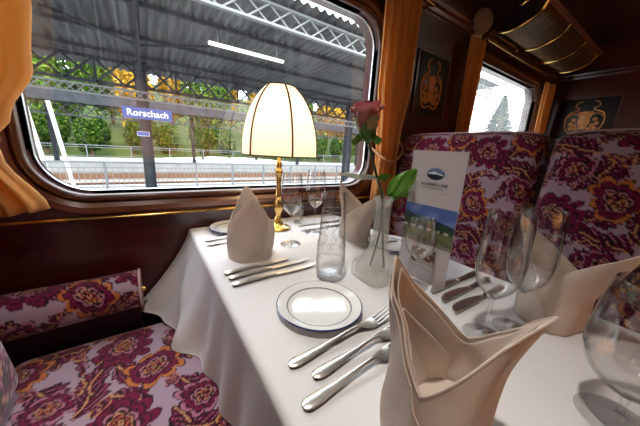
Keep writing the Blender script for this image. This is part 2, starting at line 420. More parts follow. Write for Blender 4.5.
for nm, x in (('wall_front', XB), ('wall_back', XA)):
    V = [(x,YR,ZF),(x,W,ZF)]+[(x,y,zceil(y)) for y in reversed(arc)]
    struct(mesh(nm, (V, [tuple(range(len(V)))]), M['mahogany_v'], smooth=False))
# mouldings
def mould(x0, x1, y, sgn, z, prof):      # runs along the carriage; prof = (towards room, up)
    V = [(x, y-sgn*d, z+u) for x in (x0,x1) for d, u in prof]; n = len(prof)
    return V, [(i,i+1,n+i+1,n+i) for i in range(n-1)]
CR = [(0,-.035),(.012,-.03),(.018,-.012),(.034,-.004),(.04,.012),(.03,.02),(0,.022)]
struct(mesh('trim_1', mould(XA,XB,W,1,ZC,CR), M['frame_wood']))
struct(mesh('trim_2', mould(XA,XB,YR,-1,ZC,CR), M['frame_wood']))
V = [(XB-d, y, 1.125+u) for y in (YR,W) for d, u in CR]
struct(mesh('trim_3', (V, [(i,i+1,8+i,7+i) for i in range(6)]), M['mahogany']))
struct(mesh('trim_4', mould(XA,XB,W,1,.068,[(0,-.006),(.008,-.006),(.012,0),(.008,.006),(0,.006)]), M['brass']))
struct(mesh('trim_5', mould(1.10,1.72,W,1,.42,[(0,-.012),(.012,-.01),(.016,0),(.012,.01),(0,.012)]), M['frame_dark']))
struct(mesh('baseboard_left', mould(XA,XB,W,1,ZF+.05,[(0,-.05),(.015,-.05),(.015,.045),(0,.05)]), M['frame_dark']))

# ------------------------------------------------------------------ crest panels of gilt inlay
def crest(name, label, w, h, fn):
    t = thing(name, label, 'wall ornament'); 
    mesh('lacquer_panel', fn(box(-w/2,w/2,-.006,.002,-h/2,h/2,.002)), M['lacquer'], t)
    mesh('panel_moulding', fn(cat(*[bar(a,b,.010) for a,b in (((-w/2-.004,-.006,-h/2-.004),(w/2+.004,-.006,-h/2-.004)),((-w/2-.004,-.006,h/2+.004),(w/2+.004,-.006,h/2+.004)),((-w/2-.004,-.006,-h/2),(-w/2-.004,-.006,h/2)),((w/2+.004,-.006,-h/2),(w/2+.004,-.006,h/2)))])), M['frame_dark'], t)
    P = []
    for s in (-1,1):
        P.append(tube([(s*a*w,-.008,b*h) for a,b in smooth_path2([(.02,-.33),(.20,-.36),(.30,-.22),(.33,-.02),(.28,.14),(.16,.20),(.13,.26),(.20,.31),(.17,.40),(.10,.42)])], [.006]*36+[.0045]*19, 6))
        P.append(tube([(s*a*w,-.008,b*h) for a,b in smooth_path2([(.30,.05),(.22,.12),(.12,.10),(.10,.04)])], .0045, 6))
        for a,b in ((.18,-.02),(.22,-.12),(.15,-.16),(.20,-.24),(.10,.13),(.11,-.25)):
            for k in range(5):
                an = 2*PI*k/5+.3; P.append(move(lathe([(0,.004),(.007,.002),(.009,-.001)],8), (0,0,0))); 
                v,f = P.pop(); P.append(([(s*a*w+q[0]+.010*math.cos(an), -.007-q[2], b*h+q[1]+.010*math.sin(an)) for q in v], f))
    def sh(u,v):
        a = (u-.5)*.10*w*2*(1 if v>.45 else .55+v); return (a*(1-.25*math.cos(v*9)*.3), -.008-.006*math.cos((u-.5)*PI), (v-.5)*.42*h-.05*h)
    P.append(grid(sh,8,10))
    P.append(tube([(.10*w*math.cos(i*.5),-.012,.12*h+.05*h*math.sin(i*.5)) for i in range(13)],.004,6))
    mesh('gilt_ornament', fn(cat(*P)), M['crest_gold'], t)
    return t
def smooth_path2(p): return [(v.x,v.y) for v in smooth_path([(a,b,0) for a,b in p])]
crest('crest_panel', 'black lacquer panel with gilt horned crest between the two windows', .30, .34,
      lambda vf: ([(1.50+p[0], W+p[1], .735+p[2]) for p in vf[0]], vf[1]))
crest('crest_panel', 'black lacquer panel with gilt horned crest on the end wall', .40, .36,
      lambda vf: ([(XB+p[1], .74-p[0], .74+p[2]) for p in vf[0]], vf[1]))

# ------------------------------------------------------------------ curtains
def pleats(xl, xr, y, zt, zb, n, amp, shape, seed=0, cols=90, rows=40):
    """gathered cloth hanging from zt to zb; shape(v) -> (left x, right x) at height fraction v (0 top)"""
    rg = random.Random(seed); ph = [rg.uniform(-.6,.6) for _ in range(6)]
    def fn(u, v):
        l, r = shape(v); x = l+(r-l)*u; z = zt+(zb(u) - zt)*v if callable(zb) else zt+(zb-zt)*v
        uu = u + .02*math.sin(7*u+ph[0])*1.0
        d = amp*(.7*math.sin(2*PI*n*uu+ph[1]+.8*v)+.35*math.sin(2*PI*n*1.7*uu+ph[2]))
        return (x+.15*d, y-abs(d)*.2+d, z)
    return grid(fn, cols, rows)
def lerp(tab, v):
    for (a,A),(b,B) in zip(tab, tab[1:]):
        if v <= b:
            t = (v-a)/(b-a); t = t*t*(3-2*t); return tuple(p+(q-p)*t for p,q in zip(A,B))
    return tab[-1][1]
def curtain(label, vf, tie=None, group=None, rod=None):
    t = thing('curtain', label, 'curtain', group=group)
    o = mesh('drape', vf, M['curtain'], t); md = o.modifiers.new('s','SOLIDIFY'); md.thickness = .002
    if tie: 
        r = mesh('tieback', tube(tie, .006, 8), M['rope'], t)
    return t
YC = W-.075
curtain('amber curtain at the left edge, tied back beside the large window',
    pleats(0,0,YC,1.12,lambda u: .085+.035*u,4,.020,lambda v: lerp([(0,(-.52,-.175)),(.47,(-.52,-.195)),(.64,(-.50,-.215)),(.76,(-.46,-.27)),(.82,(-.44,-.305)),(.86,(-.44,-.30)),(1,(-.45,-.235))],v),1),
    tie=smooth_path([(-.45,W-.005,.31),(-.44,YC-.04,.29),(-.38,YC-.045,.272),(-.325,YC-.035,.285),(-.30,YC,.30),(-.33,W-.005,.33)]))
curtain('amber curtain between the large window and the gilt crest panel',
    pleats(0,0,YC,1.12,.02,5,.020,lambda v: lerp([(0,(.975,1.225)),(.4,(.985,1.215)),(.66,(1.01,1.175)),(.74,(1.02,1.165)),(1,(1.01,1.18))],v),3),
    tie=smooth_path([(1.015,W-.01,.36),(1.03,YC-.035,.30),(1.09,YC-.05,.28),(1.15,YC-.045,.31),(1.195,YC-.02,.36),(1.22,W-.01,.42)]))
curtain('dim amber curtain under the oval wall lamp, left of the far window',
    pleats(0,0,YC,1.055,.0,4,.016,lambda v: lerp([(0,(1.74,1.91)),(.5,(1.75,1.90)),(1,(1.73,1.92))],v),5,60,30))
curtain('bright amber curtain at the right of the far window by the end wall',
    pleats(0,0,YC,1.04,.0,3,.018,lambda v: lerp([(0,(3.10,3.31)),(.5,(3.12,3.32)),(1,(3.12,3.34))],v),6,60,30))
for lb, xa, xb in (('added amber curtain blocking the unseen aisle side window opposite the table', -.34, 1.10), ('added amber curtain blocking the unseen aisle side window of the far bay', 1.90, 3.24)):
    curtain(lb, pleats(0,0,YR+.07,1.06,.06,14,.018,lambda v: (xa,xb),8,240,20))  # added, unseen: keeps bright sky behind from mirroring in the window pane
for nm, x0, x1, lb in (('curtain_rod', -.60, 1.32, 'brass curtain rod above the large window'), ('curtain_rod', 1.95, 3.36, 'brass curtain rod above the far misted window')):
    t = thing(nm, lb, 'curtain rod')
    mesh('rod', tube([(x0,YC,1.085),(x1,YC,1.085)], .009, 12), M['brass'], t)
    for x in (x0+.02, x1-.02): mesh('bracket', cat(bar((x,YC,1.085),(x,W,1.085),.012), box(x-.02,x+.02,W-.006,W,1.06,1.11)), M['brass'], t)
# oval wall lamp
t = thing('wall_lamp', 'unlit oval wall lamp on a silver bracket above the dim curtain', 'lamp')
dv = lathe([(0,.016),(.03,.015),(.052,.010),(.060,0),(.055,-.004)], 40)
mesh('shade_disc', ([(1.845+p[0]*.75-p[2]*.66, W-.065-p[2]*.75-p[0]*.66, 1.165+p[1]*1.25) for p in dv[0]], dv[1]), principled('frosted_shade', (.42,.33,.27), .5, trans=.2), t)
mesh('bracket', cat(tube(smooth_path([(1.845,W,1.11),(1.845,W-.04,1.09),(1.845,W-.05,1.10)]), .008, 8), move(lathe([(.0,-.03),(.012,-.026),(.02,-.015),(.014,-.004),(.026,.006),(.012,.016)],16),(1.845,W-.05,1.085))), M['silver'], t)
for s in (-1,1): mesh('scroll', tube(smooth_path([(1.845,W-.05,1.09),(1.845+s*.03,W-.05,1.10),(1.845+s*.045,W-.05,1.085),(1.845+s*.035,W-.05,1.07),(1.845+s*.025,W-.05,1.078)]), .005, 6), M['silver'], t)

# ------------------------------------------------------------------ luggage rack over the far window
t = thing('luggage_rack', 'brass mesh luggage rack above the far window', 'luggage rack')
prof = smooth_path([(1.0,1.150,0),(.93,1.128,0),(.86,1.128,0),(.79,1.15,0),(.745,1.18,0),(.72,1.225,0)], 6)
X0, X1 = 1.99, 3.22; P = []
nx = 84
for i in range(nx+1):
    x = X0+(X1-X0)*i/nx; P.append(tube([(x,p.x,p.y) for p in prof[::2]], .0016, 4))
for i in range(0, len(prof)):
    p = prof[i]; P.append(bar((X0,p.x,p.y),(X1,p.x,p.y),.0030))
mesh('wire_mesh', cat(*P), M['bronze'], t)
mesh('rail', tube([(X0-.02,1.0,1.15),(X1+.02,1.0,1.15)], .010, 10), M['brass'], t)
mesh('rail', tube([(X0-.02,.715,1.235),(X1+.02,.715,1.235)], .017, 12), M['frame_wood'], t)
for k, x in enumerate((X0, X0+.43, X0+.83, X1)):
    rb = mesh('rib', tube([(x,p.x,p.y-.004) for p in prof], .0085, 8), M['brass'], t)
    mesh('wall_bracket', cat(bar((x,1.0,1.15),(x,W,1.17),.014), tube(smooth_path([(x,W,1.10),(x,1.03,1.11),(x,1.0,1.14)]), .007, 6)), M['brass'], rb)
    mesh('stay', tube(smooth_path([(x,.715,1.245),(x,.75,1.30),(x,.84,1.33),(x,.90,1.29),(x,.86,1.25),(x,.80,1.27)]), .007, 6), M['brass'], rb)
mesh('end_grille', cat(*[bar((X0,y,1.133),(X0,y,1.28-abs(y-.86)*.5),.004) for y in (.78,.82,.86,.90,.94)], tube([(X0,.72+.04*math.cos(i*.4)+.1,1.26+.05*math.sin(i*.4)) for i in range(16)], .005, 6)), M['lacquer'], t)
# round ceiling ventilator cowls beside the rack seen as dark rings
# ------------------------------------------------------------------ table and cloth
TX0, TX1, TY0, TY1 = .112, .80, -.16, 1.05
t = thing('dining_table', 'dining table hidden under the long white cloth by the window', 'table', (.456,.45,-.75))
mesh('table_top', move(box(TX0+.012,TX1-.012,TY0+.012,TY1-.004,-.032,-.003,.004), (-.456,-.45,.75)), M['dark_wood'], t)
for x, y in ((.40,.06),(.52,.06)): mesh('leg', move(box(x-.025,x+.025,y-.025,y+.025,-.75,-.032,.004), (-.456,-.45,.75)), M['dark_wood'], t)
mesh('wall_bracket', move(box(.18,.73,TY1-.03,W-.001,-.14,-.034,.004), (-.456,-.45,.75)), M['dark_wood'], t)
def cloth_mesh():
    V, F = [], []
    nx, ny = 40, 70
    R = .014
    def top(i, j):
        x = TX0+R+(TX1-TX0-2*R)*i/nx; y = TY1-.002+(TY0+R-TY1+.002)*j/ny
        return (x, y, .0012*math.sin(9*x+3*y)*math.sin(5*y+2))
    for j in range(ny+1):
        for i in range(nx+1):
            p = top(i,j); V.append((p[0],p[1],0.0))
    w = nx+1
    F += [(j*w+i, j*w+i+1, (j+1)*w+i+1, (j+1)*w+i) for j in range(ny) for i in range(nx)]
    # perimeter: window end of our side -> aisle end -> far side
    per = [(j*w+0, (-1,0)) for j in range(ny+1)] + [(ny*w+i, (0,-1)) for i in range(1,nx)] + [(j*w+nx, (1,0)) for j in range(ny,-1,-1)]
    # soften the two corners
    nrm = [Vector((a[1][0],a[1][1],0)) for a in per]
    for c in (ny, ny+nx):
        for k in range(-6,7):
            if 0 <= c+k < len(nrm):
                s = (k+6)/12; A = Vector(per[c-7][1]+(0,)); B = Vector(per[min(c+7,len(per)-1)][1]+(0,)); nrm[c+k] = (A*(1-s)+B*s).normalized()
    nd = 30
    prev = [a[0] for a in per]
    for d in range(1, nd+1):
        cur = []
        for k, (vi, _) in enumerate(per):
            e = Vector(V[vi]); y = e.y; n = nrm[k]
            if d <= 5:
                an = PI/2*d/5; off = R*math.sin(an); z = -R*(1-math.cos(an))
            else:
                s = (d-5)/(nd-5); drop = .262*s
                z = -R-drop; off = R
                if k <= ny:          # our side: billows out on to the seat near the window
                    g = max(0,(y-.50)/.55); fl = .165*g**1.5
                    wav = .016*math.sin(y*26+.5)*(.15+g) + .010*math.sin(y*47+z*9)
                    off += s**1.25*(fl+.012)+wav*s**1.1
                    off += .020*math.exp(-((y-.98+.25*s)/.05)**2)*s
                    z = max(z, -.271)
                else:
                    off += s*(.015+.012*math.sin(k*.45)+.006*math.sin(k*1.1))
            p = e+n*off; cur.append(len(V)); V.append((p.x,p.y,z))
        for k in range(len(per)-1): F.append((prev[k],prev[k+1],cur[k+1],cur[k]))
        prev = cur
    return V, F
o = mesh('tablecloth', cloth_mesh(), M['cloth']); o.modifiers.new('s','SUBSURF').levels = 1; o.modifiers['s'].render_levels = 1
tag(o, 'long white tablecloth draped over the window table and spilling onto the seat', 'tablecloth')

# ------------------------------------------------------------------ seats
ZS = -.285
t = thing('train_seat', 'floral plush seat in the foreground with a bolster armrest against the wall', 'seat', (-.05,.64,-.75))
L0 = (.05,-.64,.75)
def at(x,y,z): return (x+L0[0], y+L0[1], z+L0[2])
plush_box('seat_cushion', (.62,.62,.15), .055, .0032, t, at(-.06,.645,ZS-.080), bulge=(0,0,.018), uvoff=(.10,.05))
def lean(Q): return np.stack((Q[:,0]-.27*np.maximum(0,Q[:,2]+.33)+.02*np.cos(Q[:,2]*6)-.01, Q[:,1], Q[:,2]), 1)
plush_box('backrest', (.13,.52,.70), .05, .008, t, at(-.338,.555,.075), bulge=(.03,0,0), fn=lean, uvoff=(.03,.2))
def bolster():
    n, m = 72, 110; V, U = [], []
    Lb, r0 = .45, .062
    for j in range(m+1):
        s = j/m; x = -Lb*(1-s)
        for i in range(n):
            a = 2*PI*i/n; r = r0*(1-.02*math.cos(s*8))*(1 if s < .985 else .97)
            V.append((x, r*math.cos(a)*1.02, r*math.sin(a)-.012*(1-s))); U.append((x+.06, a*r0))
    F = [(j*n+i, j*n+(i+1)%n, (j+1)*n+(i+1)%n, (j+1)*n+i) for j in range(m) for i in range(n)]
    for ring, xx in ((0,-Lb-.006),(m,.006)):       # rounded ends
        base = ring*n; prev = [base+i for i in range(n)]
        for q in (.75,.45,.15):
            cur = []
            for i in range(n):
                a = 2*PI*i/n; cur.append(len(V)); V.append((xx, r0*q*math.cos(a), r0*q*math.sin(a)-.012*(ring==0))); U.append((r0*q*math.cos(a)+.1, r0*q*math.sin(a)+.1))
            for i in range(n): F.append((prev[i],prev[(i+1)%n],cur[(i+1)%n],cur[i]))
            prev = cur
        F.append(tuple(prev))
    U = np.array(U); return V, F, floral(U[:,0], U[:,1])
V, F, cc = bolster()
b = mesh('armrest_bolster', (V,F), M['floral'], t, loc=at(-.055,.975,-.167), cols=cc)
mesh('piping', ([(0.002,.062*1.03*p[0],.062*1.01*p[1]) if False else (p[2]+.003, p[0]*1.02, p[1]) for p in tube([(.062*math.cos(i*2*PI/40),.062*math.sin(i*2*PI/40),0) for i in range(40)], .0035, 6, closed=True)[0]], tube([(.062*math.cos(i*2*PI/40),.062*math.sin(i*2*PI/40),0) for i in range(40)], .0035, 6, closed=True)[1]), principled('piping_pink', (.55,.36,.40), .8), b)
sv = lathe([(0,.010),(.006,.009),(.009,.004),(.009,-.004)],16); mesh('stud', ([(.008+p[2],p[0],p[1]-.005) for p in sv[0]], sv[1]), M['brass'], b)
mesh('armrest_panel', move(box(-.52,-.06,.985,W-.001,-.75+.1,-.20,.01), L0), M['velvet'], t)
mesh('seat_base', move(box(-.36,.22,.36,.93,-.65,ZS-.155,.01), L0), M['velvet'], t)
for x in (-.32,.18):
    for y in (.40,.89): mesh('leg', move(box(x-.02,x+.02,y-.02,y+.02,-.75,-.65), L0), M['dark_wood'], t)
def far_seat(label, yc, uv, w=.655):
    t = thing('train_seat', label, 'seat', (1.25,yc,-.75), group=None)
    q = lambda x,z: (x-1.25, 0, z+.75)
    fn = lambda Q: np.stack((Q[:,0]+.12*Q[:,2]+.02, Q[:,1], Q[:,2]-.016*np.abs(Q[:,1]/(w/2))**6*(Q[:,2]>0)), 1)
    bk = plush_box('backrest', (.13,w,.72), .045, .0050, t, q(1.235,.078), bulge=(.02,0,0), fn=fn, uvoff=uv)
    hy, hz = w/2-.006, .36-.006
    pts = [(-.018+.12*hz+.0, s, hz+.004-.016*abs(s/(w/2))**6) for s in np.linspace(-hy+.03,hy-.03,24)]
    mesh('piping', tube(pts, .0035, 6), bpy.data.materials['piping_pink'], bk)
    plush_box('seat_cushion', (.50,w,.15), .05, .010, t, q(.985,ZS-.080), bulge=(0,0,.02), uvoff=uv)
    mesh('seat_base', move(box(.78,1.24,yc-w/2+.02,yc+w/2-.02,-.65,ZS-.155,.01), (-1.25,-yc,.75)), M['velvet'], t)
    for x in (.82,1.2):
        for y in (-w/2+.06,w/2-.06): mesh('leg', move(box(x-.02,x+.02,yc+y-.02,yc+y+.02,-.75,-.65), (-1.25,-yc,.75)), M['dark_wood'], t)
    return t
far_seat('floral plush seat across the table behind the menu card, nearer the window', .674, (.02,.11))
far_seat('floral plush seat across the table on the aisle side, under the end wall crest', .006, (.15,.31))

# ------------------------------------------------------------------ napkins folded as mitres
def napkin(label, c, sep, rot, h, pk2=1.0, flap=(200,330), seed=0, vly=.098, skew=0):
    t = thing('napkin', label, 'napkin', (c[0],c[1],.001), rot)
    rg = random.Random(seed); p1, p2 = rg.uniform(0,6), rg.uniform(0,6)
    A, B = .056, .046
    def surf(phi, k, rad, hh=1.0):
        d = abs(((phi+PI) % PI)-PI/2)/(PI/2)              # 0 at the peaks (+-y), 1 at the valleys (+-x)
        pk = (h if math.sin(phi) > 0 else h*pk2)*hh
        zt = vly*hh+(pk-vly*hh)*(1-d)**1.05
        z = zt*k
        sw = .5+.5*math.sin(PI*min(z/vly,1)-.4)
        a = A+rad+.010*sw; b = B+rad+.004*sw
        q = k**1.4; cx = abs(math.cos(phi))**.85*(1-q)+q*d**.84; sy = abs(math.sin(phi))**.85*(1-q)+q*(1-d)**.75
        cx = math.copysign(cx, math.cos(phi)); sy = math.copysign(sy, math.sin(phi))
        over = max(0, z-vly*.6)/(h-vly*.6)
        x = a*cx; y = b*sy + sep*over**1.2*math.copysign(1,sy)*min(1,abs(sy)*1.3)
        x -= skew*over*math.copysign(1,sy)*min(1,abs(sy)*1.3)
        wv = .0035*math.sin(3*phi+p1+z*25)+.002*math.sin(5*phi+p2-z*40)
        return (x*(1+wv*8), y+wv*sy, z)
    nphi, nk = 96, 22
    def outer(u, v): return surf(u*2*PI, v, 0)
    body = mesh('folded_body', grid(outer, nphi, nk), M['napkin'], t, weld=True)
    # second thickness of cloth inside the peaks, showing as a double rim
    def inner(u, v):
        p = surf(u*2*PI, v, -.006, .955); return p
    mesh('inner_fold', grid(inner, nphi, nk), M['napkin'], t, weld=True)
    # pleat folded back inside the taller peak
    def pleat(u, v):
        p = surf(math.radians(15)+u*math.radians(150), v, -.011, .66+.10*u); return p
    mesh('inner_pleat', grid(pleat, 40, 16), M['napkin'], t)
    # tucked-in bottom of the pocket
    def pocket(u, v):
        a = u*2*PI; r = v
        return ((A-.004)*r*math.cos(a), (B-.004)*r*math.sin(a), .040+.035*r*math.cos(a+2.6)+.022*r*r+.006*math.sin(3*a+p1)*r)
    mesh('pocket', grid(pocket, 48, 10), M['napkin'], t, weld=True)
    f0, f1 = math.radians(flap[0]), math.radians(flap[1])
    def fl(u, v):
        e = f1-.75*v*(1 if f1>f0 else -1); ph = f0+(e-f0)*u
        return surf(ph, .01+.97*v, .004)
    mesh('outer_flap', grid(fl, 40, 22), M['napkin'], t)
    for ch in t.children:
        m = ch.modifiers.new('thick','SOLIDIFY'); m.thickness = .0018; m.offset = 0
        m2 = ch.modifiers.new('sub','SUBSURF'); m2.levels = 1; m2.render_levels = 1
    # stitched hem along the rim
    hem = [surf(i*2*PI/120, 1.0, .0) for i in range(120)]
    mesh('hem', tube(hem, .0014, 6, closed=True), M['napkin'], t)
    fe = [surf(f1-.75*v*(1 if f1>f0 else -1), .01+.97*v, .0045) for v in [i/24 for i in range(25)]]
    mesh('hem', tube(fe, .0012, 6), M['napkin'], t)
    return t
napkin('folded cream napkin filling the foreground corner of the table', (.257,.110), .022, .15, .208, .90, (100,215), 1, skew=.025)
napkin('folded napkin nearest the lamp on our side, beside the three knives', (.236,.698), .036, -.22, .200, .97, (30,-70), 2)
napkin('folded napkin behind the glass vase on the far window place', (.645,.690), .060, .10, .205, .92, (120,250), 3)
napkin('folded white napkin behind the two tall wine glasses at the far aisle place', (.677,.112), .055, -.30, .200, .98, (70,215), 4)

# ------------------------------------------------------------------ plates
def plate(label, x, y, first=[None]):
    if first[0]: return dup(first[0], (x,y,.0008), 0, label, 'side plates with a dark blue rim')
    t = thing('side_plate', label, 'plate', (x,y,.0008), 0, 'side plates with a dark blue rim')
    mesh('dish', lathe([(0,0),(.046,0),(.048,.002),(.058,.006),(.0765,.0125),(.078,.0145),(.0765,.0155),(.060,.0095),(.052,.0055),(.049,.0042),(0,.0040)], 72), M['china'], t)
    mesh('blue_rim', lathe([(.0764,.01562),(.0783,.0150),(.0787,.0142),(.0776,.0126),(.0768,.0126)], 72, True), M['china_blue'], t)
    mesh('well_shade_ring', lathe([(.0575,.0083),(.0600,.0096),(.0600,.0100),(.0575,.0087)], 72, True), M['ink_grey'], t)  # grey ring: darker shade at the well's edge, put into the colour
    for ch in t.children: ch.data.transform(Matrix.Diagonal((1.12,1.12,1.05,1)))
    first[0] = t; return t
plate('white side plate with blue rim in front of the etched tumbler', .272, .379)
plate('white side plate with blue rim half hidden behind the napkin nearest the lamp', .262, .968)
plate('white side plate with blue rim between the vase and the menu card', .700, .560)

# ------------------------------------------------------------------ cutlery
def loft(st, n=10):
    V, F = [], []
    for x, w, th, z in st:
        for i in range(n): a = 2*PI*i/n; V.append((x, w/2*math.cos(a), z+th/2*math.sin(a)))
    for j in range(len(st)-1):
        for i in range(n): F.append((j*n+i, j*n+(i+1)%n, (j+1)*n+(i+1)%n, (j+1)*n+i))
    F.append(tuple(range(n-1,-1,-1))); F.append(tuple(range((len(st)-1)*n, len(st)*n)))
    return V, F
HANDLE = [(0,.006,.002,.004),(.003,.014,.004,.004),(.010,.0185,.005,.004),(.025,.0180,.005,.004),(.055,.0125,.0045,.006),(.085,.0085,.0042,.009),(.110,.0066,.004,.012),(.128,.0066,.0038,.012)]
def make_fork(label, loc, rz, L, grp):
    t = thing('fork', label, 'fork', (loc[0],loc[1],.001), rz, grp); s = L/.215
    sc = lambda vf: ([(p[0]*s,p[1]*1.05,p[2]) for p in vf[0]], vf[1])
    mesh('handle', sc(loft(HANDLE)), M['silver'], t)
    P = [loft([(.126,.0066,.0036,.012),(.137,.010,.003,.010),(.147,.020,.0024,.006),(.157,.0245,.0020,.0035),(.168,.0255,.0020,.003),(.176,.0255,.0020,.004)])]
    for k in range(4):
        y = (k-1.5)*.0068
        P.append(([(p[0],p[1]+y,p[2]) for p in loft([(.172,.0052,.0022,.0032),(.185,.0044,.0022,.005),(.200,.0036,.002,.009),(.212,.0026,.0016,.013),(.216,.001,.0008,.014)],6)[0]], loft([(0,1,1,0)]*5,6)[1]))
    mesh('tines', sc(cat(*P)), M['silver'], t); return t
def make_knife(label, loc, rz, L, grp, bw=1.0):
    t = thing('table_knife', label, 'knife', (loc[0],loc[1],.001), rz, grp); s = L/.225
    sc = lambda vf: ([(p[0]*s,p[1],p[2]) for p in vf[0]], vf[1])
    mesh('handle', sc(loft([(0,.008,.004,.005),(.003,.015,.007,.005),(.010,.0175,.009,.005),(.03,.0165,.009,.005),(.07,.0135,.0085,.005),(.098,.0105,.0075,.005),(.104,.0125,.008,.005),(.107,.0125,.008,.005)])), M['silver'], t)
    top = [(.107,-.005),(.115,-.0085),(.150,-.0095*bw),(.185,-.0100*bw),(.205,-.0085*bw),(.218,-.004*bw),(.2245,.004)]
    bot = [(.107,.005),(.118,.0062),(.150,.0066),(.185,.0068),(.21,.0066),(.2245,.0058)]
    out = top+bot[::-1]; n = len(out)
    V = [(x,y,.0042) for x,y in out]+[(x,y,.0058) for x,y in out]
    F = [tuple(range(n-1,-1,-1)), tuple(range(n,2*n))]+[(i,(i+1)%n,n+(i+1)%n,n+i) for i in range(n)]
    mesh('blade', sc((V,F)), M['silver'], t, smooth=False); return t
G1 = 'cutlery of the near aisle place'; G2 = 'knives of the near window place'; G3 = 'forks of the near window place'; G4 = 'knives of the far aisle place'; G5 = 'knives of the far window place'; G6 = 'forks of the far window place'
make_fork('silver fork with its tines in view, beside the near side plate', (.151,.279), .05, .236, G1)
make_fork('silver fork lying in the middle of the three beside the foreground napkin', (.172,.2445), .04, .215, G1)
make_fork('silver fork lying closest to the camera beside the foreground napkin', (.137,.213), .04, .215, G1)
make_knife('short knife closest to the napkin nearest the lamp, in the row of three', (.139,.613), .06, .19, G2)
make_knife('silver knife in the middle of the row by the napkin nearest the lamp', (.142,.583), .05, .235, G2)
make_knife('silver knife outermost of the row, just behind the near side plate', (.141,.549), .03, .235, G2)
make_fork('fork closer to the window, its handle poking out left of the lamp side napkin', (.142,.880), -.02, .20, G3)
make_fork('fork closer to the camera, its handle poking out left of the lamp side napkin', (.140,.835), .02, .20, G3)
make_knife('knife closest to the foot of the menu card at the far aisle place', (.765,.298), PI, .225, G4, 1.5)
make_knife('middle knife of the three beside the menu card at the far aisle place', (.752,.262), PI, .225, G4, 1.5)
make_knife('knife of the far aisle place lying closest to the two tall wine glasses', (.735,.222), PI-.02, .225, G4, 1.6)
make_knife('knife nearer the window at the far window place, behind the wine glasses', (.735,.905), PI, .225, G5)
make_knife('knife farther from the window at the far window place, behind the wine glasses', (.715,.845), PI, .225, G5)
make_fork('fork beside the plate at the far window place, in front of the napkin', (.760,.615), PI+.03, .20, G6)
make_fork('fork closest to the vase at the far window place', (.775,.585), PI, .20, G6)

# ------------------------------------------------------------------ glasses
def wine_glass(label, x, y, H, stem, br, rr, fr, grp=None):
    t = thing('wine_glass', label, 'glass', (x,y,.001), 0, grp)
    mesh('foot', lathe([(0,0),(fr,0),(fr+.0006,.0008),(fr,.0016),(fr*.55,.0038),(.008,.0075),(.0045,.013)], 48), M['glass'], t)
    mesh('stem', lathe([(.0045,.013),(.0036,.022),(.0033,(stem+.013)/2),(.0037,stem-.012),(.006,stem-.004)], 20), M['glass'], t)
    bh = H-stem; pts = smooth_path([(.006,stem-.004,0),(br*.42,stem+bh*.035,0),(br*.80,stem+bh*.16,0),(br,stem+bh*.38,0),(br*.97,stem+bh*.58,0),(br*.5+rr*.5,stem+bh*.82,0),(rr,H,0)], 6)
    o = [(p.x,p.y) for p in pts]; i = [(max(p.x-.0012,.0),p.y+.0016 if k < 12 else p.y) for k,p in enumerate(pts)][::-1]
    mesh('bowl', lathe(o+[(rr-.0006,H+.0008)]+i+[(0,stem+.002)], 56), M['glass'], t)
    return t
def tumbler(label, x, y, H, rb, rm, rt, etched):
    t = thing('tumbler', label, 'glass', (x,y,.001))
    pts = smooth_path([(rb*.92,0,0),(rb,.006,0),(rm,H*.25,0),(rm*.6+rt*.4,H*.6,0),(rt,H,0)], 6)
    o = [(p.x,p.y) for p in pts]; i = [(p.x-.0016,p.y) for p in pts if p.y > .012][::-1]
    mesh('body', lathe([(0,0)]+o+[(rt-.0008,H+.0008)]+i+[(rb*.8,.011),(0,.010)], 56), M['glass'], t)
    if etched:
        P = []
        def rad(z):
            for a, b in zip(o, o[1:]):
                if a[1] <= z <= b[1]: return a[0]+(b[0]-a[0])*(z-a[1])/max(1e-6,b[1]-a[1])
            return rt
        for z in (H*.80,H*.70,H*.34,H*.22): P.append(tube([((rad(z)+.0002)*math.cos(a*PI/24),(rad(z)+.0002)*math.sin(a*PI/24),z) for a in range(48)], .0006, 4, closed=True))
        for k in range(9):
            a0 = 2*PI*k/9
            for m in range(4):
                q = []
                for s in range(9):
                    f = s/8; z = H*(.38+.07*m)+.020*f; a = a0+.16*math.sin(PI*f)*(1 if m%2 else -1); q.append(((rad(z)+.0002)*math.cos(a),(rad(z)+.0002)*math.sin(a),z))
                P.append(tube(q, .0007, 4))
        mesh('etched_motif', cat(*P), M['glass_etch'], t)
    return t
tumbler('tall etched tumbler behind the near side plate', .372, .482, .224, .034, .037, .025, True)
tumbler('small water tumbler by the lamp base at the window', .540, .960, .075, .022, .025, .026, False)
wine_glass('tall wine glass just right of the lamp, nearest the napkin', .390, .735, .240, .108, .036, .030, .034)
wine_glass('tall wine glass by the lamp, behind the etched tumbler', .525, .800, .245, .108, .037, .031, .034)
wine_glass('wine glass in front of the menu card', .538, .345, .176, .075, .036, .027, .033)
wine_glass('left one of two tall wine glasses before the far aisle napkin', .495, .160, .236, .082, .037, .033, .034)
wine_glass('right one of two tall wine glasses before the far aisle napkin', .567, .139, .240, .086, .037, .033, .034)
wine_glass('big balloon glass cut off by the right edge of the picture', .475, -.010, .190, .045, .052, .042, .040)

